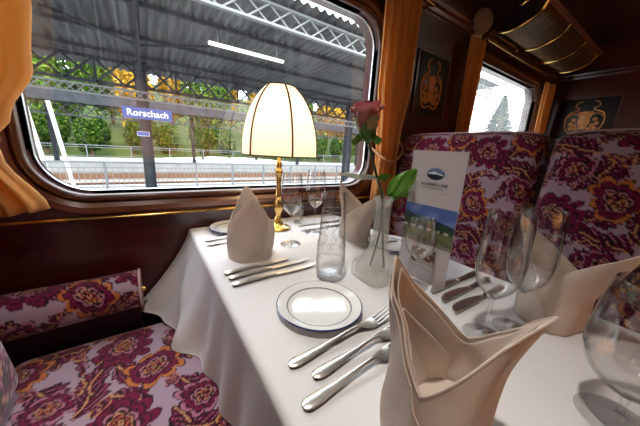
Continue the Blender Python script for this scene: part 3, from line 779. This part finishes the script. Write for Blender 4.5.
# ------------------------------------------------------------------ table lamp
def make_lamp(label, x, y):
    t = thing('table_lamp', label, 'lamp', (x,y,.001))
    mesh('base', lathe([(0,0),(.048,0),(.050,.004),(.044,.010),(.030,.014),(.020,.022),(.016,.030),(.0,.031)], 40), M['gold'], t)
    mesh('column', lathe([(0,.030),(.012,.031),(.017,.042),(.009,.055),(.011,.064),(.018,.080),(.020,.095),(.012,.112),(.009,.118),(.014,.126),(.015,.134),(.010,.145),(.009,.175),(.0115,.20),(.010,.215),(.016,.224),(.017,.232),(.010,.242),(.013,.255),(.008,.27),(.006,.30),(0,.301)], 32), M['gold'], t)
    pr = smooth_path([(.142,.290,0),(.139,.345,0),(.129,.400,0),(.110,.455,0),(.083,.500,0),(.052,.532,0)], 6)
    n = 72
    def r_at(r, a):                     # panels pull slightly flat between the ribs
        return r*(1-.060*abs(math.sin(3*(a-ROT))))
    ROT = .403
    V, F = [], []
    for p in pr:
        for i in range(n): a = 2*PI*i/n+ROT; V.append((r_at(p.x,a)*math.cos(a), r_at(p.x,a)*math.sin(a), p.y))
    F = [(j*n+i, j*n+(i+1)%n, (j+1)*n+(i+1)%n, (j+1)*n+i) for j in range(len(pr)-1) for i in range(n)]
    s = mesh('lamp_shade', (V,F), M['shade'], t)
    for k in range(6):
        a = 2*PI*k/6+ROT; mesh('rib', tube([(p.x*1.004*math.cos(a), p.x*1.004*math.sin(a), p.y) for p in pr], .0034, 6), M['shade_rib'], s)
    for rr_, zz in ((.142,.290),(.052,.532)): mesh('trim_ring', tube([(r_at(rr_,i*2*PI/72)*math.cos(i*2*PI/72), r_at(rr_,i*2*PI/72)*math.sin(i*2*PI/72), zz) for i in range(72)], .0026, 6, closed=True), M['shade_rib'], s)
    mesh('shade_carrier', cat(*[bar((0,0,.30),(.133*math.cos(a),.133*math.sin(a),.294),.002) for a in (ROT,ROT+2*PI/3,ROT+4*PI/3)]), M['gold'], t)
    mesh('light_bulb', move(lathe([(0,.35),(.012,.352),(.02,.37),(.022,.385),(.016,.405),(.0,.413)],20),(0,0,-.035)), M['opal'], t)
    return t
def lamp_light(x, y, e):
    l = bpy.data.lights.new('lamp_bulb_light','POINT'); l.energy = e; l.color = (1,.74,.42); l.shadow_soft_size = .03
    o = bpy.data.objects.new('lamp_bulb_light', l); COL.objects.link(o); o.location = (x,y,Z0+.40); return o
make_lamp('lit table lamp with bell shaped cream shade and brass foot at the window', .425, .915)
LAMP_E = .95
lamp_light(.425,.915,LAMP_E)

# ------------------------------------------------------------------ vase and rose
VX, VY = .482, .424
t = thing('bud_vase', 'frosted glass bud vase with a square foot, holding the rose', 'vase', (VX,VY,.001))
def vase_shape():
    st = [(.0465,.0,.25),(.050,.004,.25),(.050,.034,.25),(.047,.042,.3),(.035,.056,.5),(.025,.078,.8),(.0215,.11,1),(.0195,.16,1),(.0190,.195,1),(.0205,.205,1),(.027,.213,1),(.0275,.2145,1)]
    inn = [(.024,.2140,1),(.017,.204,1),(.0155,.16,1),(.0175,.11,1),(.021,.080,1),(.030,.060,.6),(.042,.042,.35),(.044,.012,.3)]
    V, F = [], []; n = 48
    for r, z, c in st+inn:
        for i in range(n):
            a = 2*PI*i/n; ca, sa = math.cos(a), math.sin(a); p = 2/max(c,.22) if c < 1 else 2
            q = (abs(ca)**p+abs(sa)**p)**(-1/p); V.append((r*q*ca, r*q*sa, z))
    m = len(st)+len(inn)
    for j in range(m-1):
        for i in range(n): F.append((j*n+i, j*n+(i+1)%n, (j+1)*n+(i+1)%n, (j+1)*n+i))
    F.append(tuple(range(n-1,-1,-1))); F.append(tuple(range((m-1)*n, m*n)))
    return V, F
mesh('vase_body', vase_shape(), M['vase'], t)
t = thing('rose', 'pink rose with one big green leaf standing in the bud vase', 'flower', (VX,VY,.02))
def RP(x,y,z): return (x-VX, y-VY, z-.02)
HX, HY, HZ = .403, .424, .358           # under the flower head
stem_pts = [RP(*p) for p in ((.500,.415,.028),(.490,.420,.10),(.482,.424,.18),(.470,.424,.225),(.440,.424,.28),(.415,.424,.335),(HX,HY,HZ))]
mesh('stem', tube(smooth_path(stem_pts), .0032, 8), M['stem'], t)
mesh('stem', tube(smooth_path([RP(.470,.436,.03),(.003,.006,.10),RP(.478,.425,.20)]), .0026, 8), M['stem'], t)
def leaf(base, tip, w, up, mat, fold=.25, droop=.0):
    b = Vector(base); e = Vector(tip); d = e-b; L = d.length; t_ = d.normalized(); s = t_.cross(Vector(up)).normalized(); n_ = s.cross(t_)
    def fn(u, v):
        a = (u-.5)*2; ww = w*math.sin(PI*min(1,v**.8*.98+.01))**.8*(1+.04*math.sin(v*50))
        p = b+t_*(L*v)+s*(a*ww)+n_*(fold*abs(a)*ww+.006*math.sin(a*7+v*9)-droop*v*v); return tuple(p)
    return grid(fn, 12, 20)
lf = mesh('leaf', leaf(RP(.490,.420,.222), RP(.560,.400,.285), .024, (-.75,-.6,.25), M['leaf']), M['leaf'], t); lf['label'] = 'big green leaf'
lf = mesh('leaf', leaf(RP(.500,.415,.215), RP(.585,.43,.225), .016, (-.5,-.3,.8), M['leaf']), M['leaf'], t)
lf = mesh('leaf', leaf(RP(.452,.424,.262), RP(.372,.47,.268), .0065, (-.3,-.75,.35), M['leaf_pale']), M['leaf_pale'], t); lf['label'] = 'pale leaf seen edge on'
lf = mesh('leaf', leaf(RP(.452,.424,.262), RP(.468,.40,.272), .008, (-.5,-.6,.4), M['leaf']), M['leaf'], t)
# flower head: wrapped petals, opening upward
def petal(r0, r1, h, a0, span, z0, curl, seed):
    rg = random.Random(seed); k1 = rg.uniform(0,6)
    def fn(u, v):
        a = a0+(u-.5)*span*(1-.15*v); e = 1-abs(u-.5)*2
        r = r0*math.sin(PI*.5*min(1,v*1.6))**.8+(r1-r0)*v*v+curl*max(0,v-.75)**2*16
        z = z0+h*v*(.86+.14*e**.5)-curl*max(0,v-.82)*1.2
        r += .0012*math.sin(5*u+k1)*v
        return (r*math.cos(a), r*math.sin(a), z)
    return grid(fn, 14, 14)
tilt = Matrix.Translation(Vector(RP(HX,HY,HZ))) @ Matrix.Rotation(-.12,4,'Y') @ Matrix.Scale(1.22,4)
for k,(r0,r1,h,n,c) in enumerate(((.006,.005,.052,3,0),(.010,.010,.054,4,.002),(.015,.016,.053,4,.006),(.019,.021,.048,5,.009))):
    for j in range(n):
        mesh('petal', xf(petal(r0,r1,h,2*PI*j/n+k*.9,2*PI/n*1.55,.002,c,k*10+j), tilt), M['petal_dark'] if k < 2 else M['petal'], t)
for j in range(3): mesh('outer_petal', xf(petal(.0195,.020,.034,2*PI*j/3+.4,1.5,-.002,.004,50+j), tilt), M['sepal'], t)
for j in range(5):
    a = 2*PI*j/5; mesh('sepal', xf(leaf((.004*math.cos(a),.004*math.sin(a),0),(.026*math.cos(a),.026*math.sin(a),-.014+.03*(j%2)),.005,(0,0,1),None), tilt), M['leaf'], t)
mesh('hip', xf(lathe([(.003,-.014),(.007,-.008),(.010,.0),(.016,.008),(.0,.012)],16), tilt), M['leaf'], t)

# ------------------------------------------------------------------ menu card
def text_vf(s, size, bold=0, align='CENTER'):
    cu = bpy.data.curves.new('txt','FONT'); cu.body = s; cu.size = size; cu.align_x = align; cu.align_y = 'CENTER'; cu.offset = bold; cu.extrude = size*.01; cu.resolution_u = 3
    ob = bpy.data.objects.new('txt', cu); COL.objects.link(ob); bpy.context.view_layer.update()
    me = bpy.data.meshes.new_from_object(ob.evaluated_get(bpy.context.evaluated_depsgraph_get()))
    vf = ([tuple(v.co) for v in me.vertices], [tuple(p.vertices) for p in me.polygons])
    bpy.data.objects.remove(ob); bpy.data.curves.remove(cu); bpy.data.meshes.remove(me); return vf
CW, CH = .136, .333
t = thing('menu_card', 'tall folded menu card with a lake photo standing behind the vase', 'menu card', (.577,.358,.0005))
yaw = math.atan2(.422-.298, .572-.578)       # direction from right edge to left edge
dl = Vector((math.cos(yaw), math.sin(yaw), 0)); nrm_ = Vector((-math.sin(yaw), math.cos(yaw), 0))
if nrm_.x > 0: nrm_ = -nrm_                    # faces the camera's side (-x)
def CP(u, v, d=0): return tuple(dl*(CW*(.5-u)) + Vector((0,0,CH*v)) + nrm_*d + Vector((.018*v*0,0,0)))
V = [CP(u,v,d) for d in (0,-.0008) for v in (0,1) for u in (0,1)]
mesh('front_panel', (V,[(0,1,3,2),(4,6,7,5),(0,4,5,1),(2,3,7,6),(0,2,6,4),(1,5,7,3)]), M['card'], t, smooth=False)
a_, b_ = Vector(CP(1,0,-.0006)), Vector(CP(.15,0,-.060))
mesh('back_panel', ([tuple(p+Vector((0,0,z))+o_) for z in (0,CH) for p in (a_,b_) for o_ in (Vector((0,0,0)),Vector((.0008,0,0)))], [(0,2,3,1),(4,5,7,6),(0,1,5,4),(2,6,7,3),(0,4,6,2),(1,3,7,5)]), M['card'], t, smooth=False)
def picture(name, u0, u1, v0, v1, fn, nu=60, nv=60, d=.0004, oval=False):
    uu, vv = np.meshgrid(np.linspace(0,1,nu+1), np.linspace(0,1,nv+1)); uu=uu.ravel(); vv=vv.ravel()
    V = [CP(u0+(u1-u0)*a, v0+(v1-v0)*b, d) for a,b in zip(uu,vv)]; w=nu+1
    F = [(j*w+i,j*w+i+1,(j+1)*w+i+1,(j+1)*w+i) for j in range(nv) for i in range(nu) if not oval or ((i+.5)/nu-.5)**2+((j+.5)/nv-.5)**2 < .25]
    return mesh(name, (V,F), M['print'], t, cols=fn(uu,vv), smooth=False)
def lake(u, v):
    c = np.zeros((u.size,3)); nz = np.sin(u*9+2)*.5+np.sin(u*23)*.25+np.sin(u*61)*.1
    c[:] = np.array((.07,.13,.36)); c += (np.clip((np.sin(u*6+v*14)+np.sin(u*15-v*9)),0,2)*.05*(v>.6))[:,None]
    hill = .60+.17*(1-u)+.03*nz; m = v < hill; c[m] = (.020,.050,.055); 
    m = (v < hill-.09-.02*nz); c[m] = (.030,.060,.035)
    m = v < .40+.015*np.sin(u*40); c[m] = (.10,.13,.05)
    m = (np.abs(v-.41) < .035) & (np.sin(u*38)>-.2); c[m] = (.46,.44,.42)
    m = v < .36; c[m] = (.16,.17,.07); m = (v < .33) & (np.sin(u*11+v*30) > .3); c[m] = (.10,.13,.06)
    m = v < .10; c[m] = (.22,.20,.17); return c
picture('lake_photo', 0, 1, .30, .60, lake)
def dining(u, v):
    c = np.zeros((u.size,3)); c[:] = (.14,.06,.035); c[(np.sin(u*19)*np.sin(v*13+1)) > .35] = (.40,.25,.15); c[(np.sin(u*31+2)*np.sin(v*23)) > .55] = (.03,.02,.02); c[(v<.25)&(u>.3)] = (.35,.30,.28); return c
picture('saloon_photo', .26, .74, .135, .265, dining, 40, 40)
def logo(u, v):
    c = np.zeros((u.size,3)); c[:] = (.05,.10,.20); c[v < .42] = (.015,.022,.035); c[(v>.66)] = (.12,.20,.32)
    c[(np.abs(v-.48-.10*np.sin(u*4)) < .055) & (u > .1) & (u < .9)] = (.65,.70,.75); c[(np.abs(u-.42)<.10)&(np.abs(v-.58)<.10)] = (.65,.70,.75); return c
picture('oval_logo', .335, .665, .795, .880, logo, 48, 30, oval=True)
def card_text(name, s, size, v, mat, u=.5, bold=0):
    vf = text_vf(s, size, bold); mesh(name, ([CP(u+p[0]/CW, v+p[1]/CH, .0005+p[2]*.2) for p in vf[0]], vf[1]), mat, t, smooth=False)
card_text('title_text', 'BODENSEE LINIE', .0092, .760, M['ink'], bold=.00012)
card_text('subtitle_text', 'RESTAURANT WAGEN', .0055, .733, M['ink_grey'], u=.47)
card_text('subtitle_text', 'Erlebnis', .0055, .705, M['ink_grey'], u=.74)
card_text('footer_text', 'WILLKOMMEN', .0085, .105, M['ink_grey'])
# ------------------------------------------------------------------ the other side of the aisle, mirrored in the window pane
t = thing('dining_table', 'table across the aisle with its own white cloth, seen only mirrored in the pane', 'table', (.45,-1.28,-.75))
mesh('table_top', box(-.34,.34,-.36,.36,.716,.742,.004), M['dark_wood'], t)
for x in (-.25,.25): mesh('leg', box(x-.03,x+.03,-.03,.03,0,.716,.004), M['dark_wood'], t)
o = mesh('tablecloth', cat(box(.105,.795,-1.65,-.915,-.0065,-.001), box(.103,.106,-1.65,-.913,-.25,-.001), box(.794,.797,-1.65,-.913,-.25,-.001), box(.103,.797,-.916,-.913,-.25,-.001)), M['cloth'], smooth=False)
tag(o, 'white tablecloth on the table across the aisle', 'tablecloth')
make_lamp('lit table lamp on the table across the aisle, mirrored in the window', .40, -1.30); lamp_light(.40,-1.30,2.0)
for x, yl in ((-1.05,-.45), (2.95,-.35)):  # two added ceiling lamps, unseen, that fill the interior with light
    zc = zceil(yl)
    t = thing('fill_ceiling_lamp', 'added opal glass fill lamp over the %s, unseen above' % ('near seat' if x < 1 else 'far bay'), 'lamp', (x,yl,zc))
    mesh('opal_dome', lathe([(.13,-.02),(.125,-.05),(.10,-.075),(.06,-.09),(0,-.095)],40), M['opal'], t)
    mesh('brass_ring', lathe([(.12,0),(.142,-.004),(.146,-.018),(.138,-.028),(.126,-.026)],40), M['brass'], t)
    l = bpy.data.lights.new('ceiling_fill','POINT'); l.energy = (1.2 if x < 1 else 1.2); l.color = (1,.88,.72); l.shadow_soft_size = .12
    lo = bpy.data.objects.new('ceiling_fill', l); COL.objects.link(lo); lo.location = (x,yl,zc+Z0-.24)

t = thing('fill_downlight', 'added brass fill lamp in the ceiling over the table, unseen', 'lamp', (.0,.18,zceil(.18)-.006))  # added spot fixture, unseen, brightening the table and near seat
mesh('brass_ring', lathe([(.045,0),(.062,-.001),(.064,-.006),(.058,-.010),(.046,-.006)],32,True), M['brass'], t)
mesh('reflector', lathe([(.046,-.004),(.044,.004),(.03,.005),(0,.005)],32), M['silver'], t)
l = bpy.data.lights.new('fill_spot','SPOT'); l.energy = 26; l.color = (1,.93,.84); l.spot_size = math.radians(82); l.spot_blend = 1; l.shadow_soft_size = .045
lo = bpy.data.objects.new('fill_spot', l); COL.objects.link(lo); lo.location = (.0,.18,zceil(.18)+Z0-.03)

# ------------------------------------------------------------------ the station outside
ZP = -1.5
struct(mesh('ground', ([(-60,13.2,ZP-.55),(120,13.2,ZP-.55),(120,24,ZP-.55),(-60,24,ZP-.55),(-60,-40,ZP-.6),(120,-40,ZP-.6),(120,2.0,ZP-.6),(-60,2.0,ZP-.6)], [(0,1,2,3),(4,5,6,7)]), M['gravel'], smooth=False))
struct(mesh('platform_deck', box(-60,120,2.0,13.2,ZP-.6,ZP), M['platform'], smooth=False))
struct(mesh('far_platform_deck', box(-60,120,24,29.5,ZP-.6,ZP+.15), M['platform'], smooth=False))
V = []; nx = 60
for j in range(13):
    for i in range(nx+1):
        x = -60+180*i/nx; y = 29.5+j*5; V.append((x,y,ZP+.1+(j**1.25)*.75+.4*math.sin(x*.2+j)))
struct(mesh('hillside', (V,[(j*(nx+1)+i,j*(nx+1)+i+1,(j+1)*(nx+1)+i+1,(j+1)*(nx+1)+i) for j in range(12) for i in range(nx)]), M['earth']))
k = 0
for y in (15.2,16.64,19.6,21.04):
    o = mesh('rail', cat(box(-40,80,y-.035,y+.035,ZP-.40,ZP-.36), box(-40,80,y-.012,y+.012,ZP-.5,ZP-.40), box(-40,80,y-.07,y+.07,ZP-.53,ZP-.5)), M['rail_rust'], smooth=False)
    tag(o, ('rusty rail closest to the near platform edge','rusty rail second from the near platform','rusty rail third from the near platform','rusty rail closest to the far platform')[k], 'rail', 'railway rails'); k += 1
o = mesh('sleepers', cat(*[box(x-.12,x+.12,yc-1.2,yc+1.2,ZP-.56,ZP-.53) for yc in (15.92,20.32) for x in np.arange(-12,36,.65)]), M['gravel'], smooth=False); struct(o)
# near canopy: corrugated sheets on iron lattice girders and columns
t = thing('station_canopy', 'long corrugated platform canopy on dark iron lattice girders and columns', 'canopy', (.1,11,ZP))
K = (-.1,-11,-ZP)
CX0, CX1 = -14, 11.2
def roofz(y): return 3.02-(y-5)*.043 if y > 5 else 3.02
nxc = int((CX1-CX0)/.025); ys = [4.95,6.5,8,9.5,11,12.4]
V = [(CX0+.025*i, y, roofz(y)+.032*math.sin(2*PI*.025*i/.2)) for y in ys for i in range(nxc+1)]; w = nxc+1
mesh('roof_sheet', move((V,[(j*w+i,j*w+i+1,(j+1)*w+i+1,(j+1)*w+i) for j in range(5) for i in range(nxc)]), K), M['corrugated'], t)
def lattice(x0, x1, y, z0, z1, per, wd, th, double=True, verts=False):
    P = [box(x0,x1,y-.05,y+.05,z0-th/2,z0+th/2), box(x0,x1,y-.05,y+.05,z1-th/2,z1+th/2)]
    n = int((x1-x0)/per)
    for i in range(n):
        a = x0+i*per
        P.append(bar((a,y-.02,z0),(a+per,y-.02,z1),wd)); 
        if double: P.append(bar((a,y+.02,z1),(a+per,y+.02,z0),wd))
        if verts and i % 3 == 0: P.append(bar((a,y,z0),(a,y,z1),wd))
    return cat(*P)
g = mesh('lattice_girder', move(lattice(CX0,CX1,5.25,2.60,2.93,.45,.028,.045), K), M['iron_white'], t, smooth=False); g['label'] = 'pale lattice girder along the near eave'
g = mesh('lattice_girder', move(lattice(CX0,CX1,11.0,1.98,2.66,.72,.060,.085,verts=True), K), M['iron'], t, smooth=False); g['label'] = 'deep dark girder on the columns'
g = mesh('lattice_girder', move(lattice(CX0,CX1,10.85,1.60,1.84,.24,.028,.045), K), M['iron_white'], t, smooth=False); g['label'] = 'shallow pale lattice strip under the dark girder'
for x in np.arange(-8.9,11,9.0):
    x = float(x)
    c = mesh('column', move(cat(box(x-.15,x+.15,10.9,11.1,ZP,2.75), box(x-.17,x-.13,10.86,11.14,ZP,2.75), box(x+.13,x+.17,10.86,11.14,ZP,2.75), box(x-.26,x+.26,10.75,11.25,ZP,ZP+.12)), K), M['iron'], t, smooth=False)
    mesh('tie_rod', move(cat(tube([(x,11,2.3),(x,5.25,2.62)],.03,6), tube([(x,11,2.72),(x,5.25,2.92)],.06,6), tube([(x,8.2,2.5),(x-1.6,8.2,2.86)],.03,6), tube([(x,8.2,2.5),(x+1.6,8.2,2.86)],.03,6), tube([(x,8.2,2.5),(x+.0,5.25,2.9)],.03,6)), K), M['iron'], t)
for y in (6.8,8.6,10.2): mesh('purlin', move(box(CX0,CX1,y-.04,y+.04,roofz(y)-.11,roofz(y)-.035), K), M['iron'], t, smooth=False)
for x0 in (1.45,):
    mesh('tube_light', move(box(x0,x0+1.9,7.0,7.09,2.56,2.62), K), M['tube'], t, smooth=False)
    mesh('light_hanger', move(cat(bar((x0+.2,7.04,2.62),(x0+.2,7.04,2.93),.02), bar((x0+1.7,7.04,2.62),(x0+1.7,7.04,2.93),.02)), K), M['iron_light'], t, smooth=False)
# blue name board
t = thing('station_sign', 'blue station name board reading Rorschach hung on the iron column', 'sign', (.21,10.70,1.165))
mesh('board', box(-.69,.69,-.03,.03,-.175,.175), M['sign_blue'], t, smooth=False)
vf = text_vf('Rorschach', .27, .006); w_ = max(p[0] for p in vf[0])-min(p[0] for p in vf[0]); s_ = 1.14/w_
mesh('lettering', ([(p[0]*s_, -.033-p[2], p[1]*1.05+.0) for p in vf[0]], vf[1]), M['sign_white'], t, smooth=False)
mesh('bracket', cat(bar((-.1,.03,.1),(-.1,.16,.1),.03), bar((-.1,.03,-.1),(-.1,.16,-.1),.03)), M['iron'], t, smooth=False)
t = thing('platform_sign', 'small blue notice with white edge low on the iron column', 'sign', (.02,10.72,.52))
mesh('board', box(-.16,.16,-.02,.02,-.06,.06), M['sign_blue'], t, smooth=False); mesh('white_edge', box(-.17,.17,-.015,.025,-.07,.07), M['sign_white'], t, smooth=False)
mesh('bracket', bar((0,.02,0),(0,.14,0),.02), M['iron'], t, smooth=False)
def fence(label, y, z0, h, x0, x1, gap, mat, bar_gap=None):
    t = thing('railing', label, 'fence', ((x0+x1)/2,y,z0)); q = (-(x0+x1)/2,-y,-z0)
    mesh('rail', move(cat(box(x0,x1,y-.025,y+.025,z0+h-.05,z0+h), box(x0,x1,y-.018,y+.018,z0+.12,z0+.15), box(x0,x1,y-.018,y+.018,z0+h-.22,z0+h-.19)), q), mat, t, smooth=False)
    if bar_gap: mesh('infill_bars', move(cat(*[box(x-.008,x+.008,y-.008,y+.008,z0+.13,z0+h-.2) for x in np.arange(x0,x1,bar_gap)]), q), mat, t, smooth=False)
    for x in np.arange(x0,x1,gap): mesh('post', move(box(x-.03,x+.03,y-.03,y+.03,z0,z0+h), q), mat, t, smooth=False)
fence('pale railing with thin bars along the near platform', 11.6, ZP, 1.02, -7, 21, 1.45, M['iron_light'], .15)
fence('pale railing at the back of the far platform below the hedge', 29.0, ZP+.15, 1.05, -16, 52, 3.0, M['iron_light'])
# far canopy
t = thing('far_canopy', 'low dark canopy of the far platform beyond the tracks', 'canopy', (6,22,ZP))
q = (-6,-22,-ZP)
mesh('roof_sheet', move(cat(box(-20,40,20,20.1,2.12,2.62), box(-20,40,20,25.5,2.62,2.68)), q), M['iron'], t, smooth=False)
mesh('lattice_girder', move(lattice(-20,40,20.3,1.45,2.08,.62,.05,.07), q), M['iron'], t, smooth=False)
for x in (-13.5,-5.0,3.5,13.6,22): mesh('column', move(box(x-.12,x+.12,24.6,24.84,ZP+.15,2.62), q), M['iron'], t, smooth=False)
for x0 in (1.6,5.4,9.0): mesh('tube_light', move(box(x0,x0+1.1,20.6,20.7,2.50,2.56), q), M['tube'], t, smooth=False)
for x in (-2.75,-2.2):
    t = thing('white_pole', 'white leaning pole on the near platform, %s of the pair' % ('left' if x < -2.5 else 'right'), 'pole', (x,12.4,ZP), group='white poles')
    mesh('shaft', tube([(.0,0,0),(-.28,0,2.9)],.06,8), M['sign_white'], t); mesh('foot_plate', box(-.12,.12,-.12,.12,0,.02), M['iron_light'], t)

# plants: each bush and tree its own thing
def leaves(n, rx, ry, rz, size, seed, shell=.55, lobes=7):
    rg = np.random.default_rng(seed); V, F = [], []
    C = rg.normal(0,.38,(lobes,3)); C[:,2] = np.abs(C[:,2])*.7
    for i in range(n):
        c = C[i % lobes]; d = rg.normal(0,1,3); d /= np.linalg.norm(d); r = .48*(shell+(1-shell)*rg.random())
        p = (c+d*r)*np.array((rx,ry,rz))+np.array((0,0,rz*.55))
        if p[2] < 0: p[2] = abs(p[2])*.4
        a = rg.normal(0,1,3); a /= np.linalg.norm(a); b = np.cross(a, d); b /= max(1e-6,np.linalg.norm(b)); s = size*(.6+.8*rg.random())
        n0 = len(V); V += [tuple(p-a*s), tuple(p+b*s*.5), tuple(p+a*s), tuple(p-b*s*.5)]; F.append((n0,n0+1,n0+2,n0+3))
    return V, F
def plant(name, label, cat_, vf, trunk, mat, loc, grp):
    t = thing(name, label, cat_, loc, 0, grp)
    mesh('foliage', vf, mat, t, smooth=False)
    if trunk: mesh('trunk', tube([(0,0,0),(.05,.03,trunk*.5),(0,0,trunk)], [.2,.16,.10], 8), M['bark'], t)
    return t
def hill(y): return ZP+.1+(max(0,(y-29.5)/5)**1.25)*.75
bush = [plant('hedge_bush', 'leafy hedge bush behind the far platform', 'bush', leaves(3600,1.25,1.0,2.8,.15,s), .8, M['hedge'], (0,0,0), 'hedge behind the far platform') for s in (1,2)]
xs = list(np.arange(-10,37,3.05)); names = ['far left','left','centre','right']
for i, x in enumerate(xs):
    lab = 'green hedge bush in the row behind the far platform'
    y = 31.2+.6*math.sin(i*2.3); l = (float(x),y,hill(y)-.1)
    if i < 2: bush[i].location = Vector(l)+Vector((0,0,Z0)); o = bush[i]; o['label'] = lab
    else: o = dup(bush[i % 2], l, PI*(i%2), lab)
for i, x in enumerate(np.arange(-9.5,37,3.0)):
    dup(bush[i % 2], (float(x),34.5+.3*math.sin(i*1.7),hill(34.5)-.2), i*1.1, 'green bush on the slope above the station hedge', 'bushes on the slope above the hedge')
tree_g = plant('tree', 'tree', 'tree', leaves(5200,2.9,2.5,8.0,.30,5), 3.5, M['green'], (0,0,0), 'trees on the hillside')
tree_a = plant('tree', 'tree', 'tree', leaves(5200,2.9,2.5,8.4,.30,6), 3.5, M['autumn'], (0,0,0), 'autumn trees on the hillside')
spots = [(-14+7.2*i,39.2,'ag'[i % 2]) for i in range(8)]+[(-17.6+7.2*i,46.6,'aag'[i % 3]) for i in range(9)]
fg = fa = True
for i, (x,y,kk) in enumerate(spots):
    l = (x,y,hill(y)-.1)
    if kk == 'g':
        lab = 'green tree on the hillside behind the station'
        if fg: o = tree_g; o.location = Vector(l)+Vector((0,0,Z0)); o['label'] = lab; fg = False
        else: dup(tree_g, l, i*.9, lab)
    else:
        lab = 'yellow autumn tree on the hillside behind the station'
        if fa: o = tree_a; o.location = Vector(l)+Vector((0,0,Z0)); o['label'] = lab; fa = False
        else: dup(tree_a, l, i*.9, lab)
# dark fir seen through the misted far window
def fir():
    rg = np.random.default_rng(9); V, F = [], []
    for i in range(3600):
        h = rg.random()**1.3; a = rg.random()*2*PI; r = (1-h)*2.6*(.5+.5*rg.random()); p = np.array((r*math.cos(a), r*math.sin(a), .5+h*5.4-.25*r))
        s = .22; d = np.array((math.cos(a),math.sin(a),-.4)); b = np.array((-math.sin(a),math.cos(a),.1)); n0 = len(V)
        V += [tuple(p-d*s),tuple(p+b*s*.4),tuple(p+d*s),tuple(p-b*s*.4)]; F.append((n0,n0+1,n0+2,n0+3))
    return V, F
plant('fir_tree', 'dark fir tree seen through the misted far window', 'tree', fir(), 2.0, M['conifer'], (20.0,8.4,ZP), None)

# ------------------------------------------------------------------ daylight
wd = bpy.data.worlds.new('World'); SC.world = wd; wd.use_nodes = True
nt = wd.node_tree; bg = nt.nodes.get('Background') or nt.nodes.new('ShaderNodeBackground')
tc = nt.nodes.new('ShaderNodeTexCoord'); nz = nt.nodes.new('ShaderNodeTexNoise'); nz.inputs['Scale'].default_value = 2.2; nz.inputs['Detail'].default_value = 5
rp = nt.nodes.new('ShaderNodeValToRGB'); rp.color_ramp.elements[0].color = (.70,.83,1,1); rp.color_ramp.elements[1].color = (.90,.96,1,1)
rp.color_ramp.elements[0].position = .3; rp.color_ramp.elements[1].position = .6
nt.links.new(tc.outputs['Generated'], nz.inputs['Vector']); nt.links.new(nz.outputs['Fac'], rp.inputs[0]); nt.links.new(rp.outputs[0], bg.inputs['Color'])
bg.inputs['Strength'].default_value = 4.0
su = bpy.data.lights.new('sun','SUN'); su.energy = 2.2; su.angle = .35; su.color = (1,.93,.82)
so = bpy.data.objects.new('sun', su); COL.objects.link(so); so.rotation_euler = (math.radians(48), 0, math.radians(-25))

# ------------------------------------------------------------------ camera
cam = bpy.data.cameras.new('Camera'); co = bpy.data.objects.new('Camera', cam); COL.objects.link(co)
cam.sensor_width = 36; cam.lens = 255/640*36; cam.clip_start = .01; cam.clip_end = 400
Rm = Matrix(((0.83044562,0.08843707,-0.55003541),(-0.5543585,0.22900394,-0.80015239),(0.05519714,0.96939986,0.23920116)))
mw = Rm.to_4x4(); mw.translation = Vector((0,0,.32+Z0)); co.matrix_world = mw
SC.camera = co
# things built in place: bring each Empty to the base of its thing
bpy.context.view_layer.update()
for o in list(SC.objects):
    if o.type == 'EMPTY' and o.parent is None and (o.location-Vector((0,0,Z0))).length < 1e-6 and o.get('kind') != 'structure':
        P = [v.co for c in o.children_recursive if c.type == 'MESH' for v in c.data.vertices]
        lo = [min(p[i] for p in P) for i in range(3)]; hi = [max(p[i] for p in P) for i in range(3)]
        d = Vector(((lo[0]+hi[0])/2, (lo[1]+hi[1])/2, lo[2])); o.location = o.location+d
        for c in o.children_recursive:
            if c.type == 'MESH': c.data.transform(Matrix.Translation(-d))
SC.view_settings.view_transform = 'Standard'; SC.view_settings.look = 'None'; SC.view_settings.gamma = 1; SC.view_settings.use_curve_mapping = False
SC.view_settings.exposure = 1.0
SC.cycles.use_denoising = True
SC.cycles.max_bounces = 10; SC.cycles.transparent_max_bounces = 40; SC.cycles.diffuse_bounces = 4; SC.cycles.glossy_bounces = 5; SC.cycles.sample_clamp_indirect = 6; SC.cycles.caustics_reflective = False; SC.cycles.caustics_refractive = False
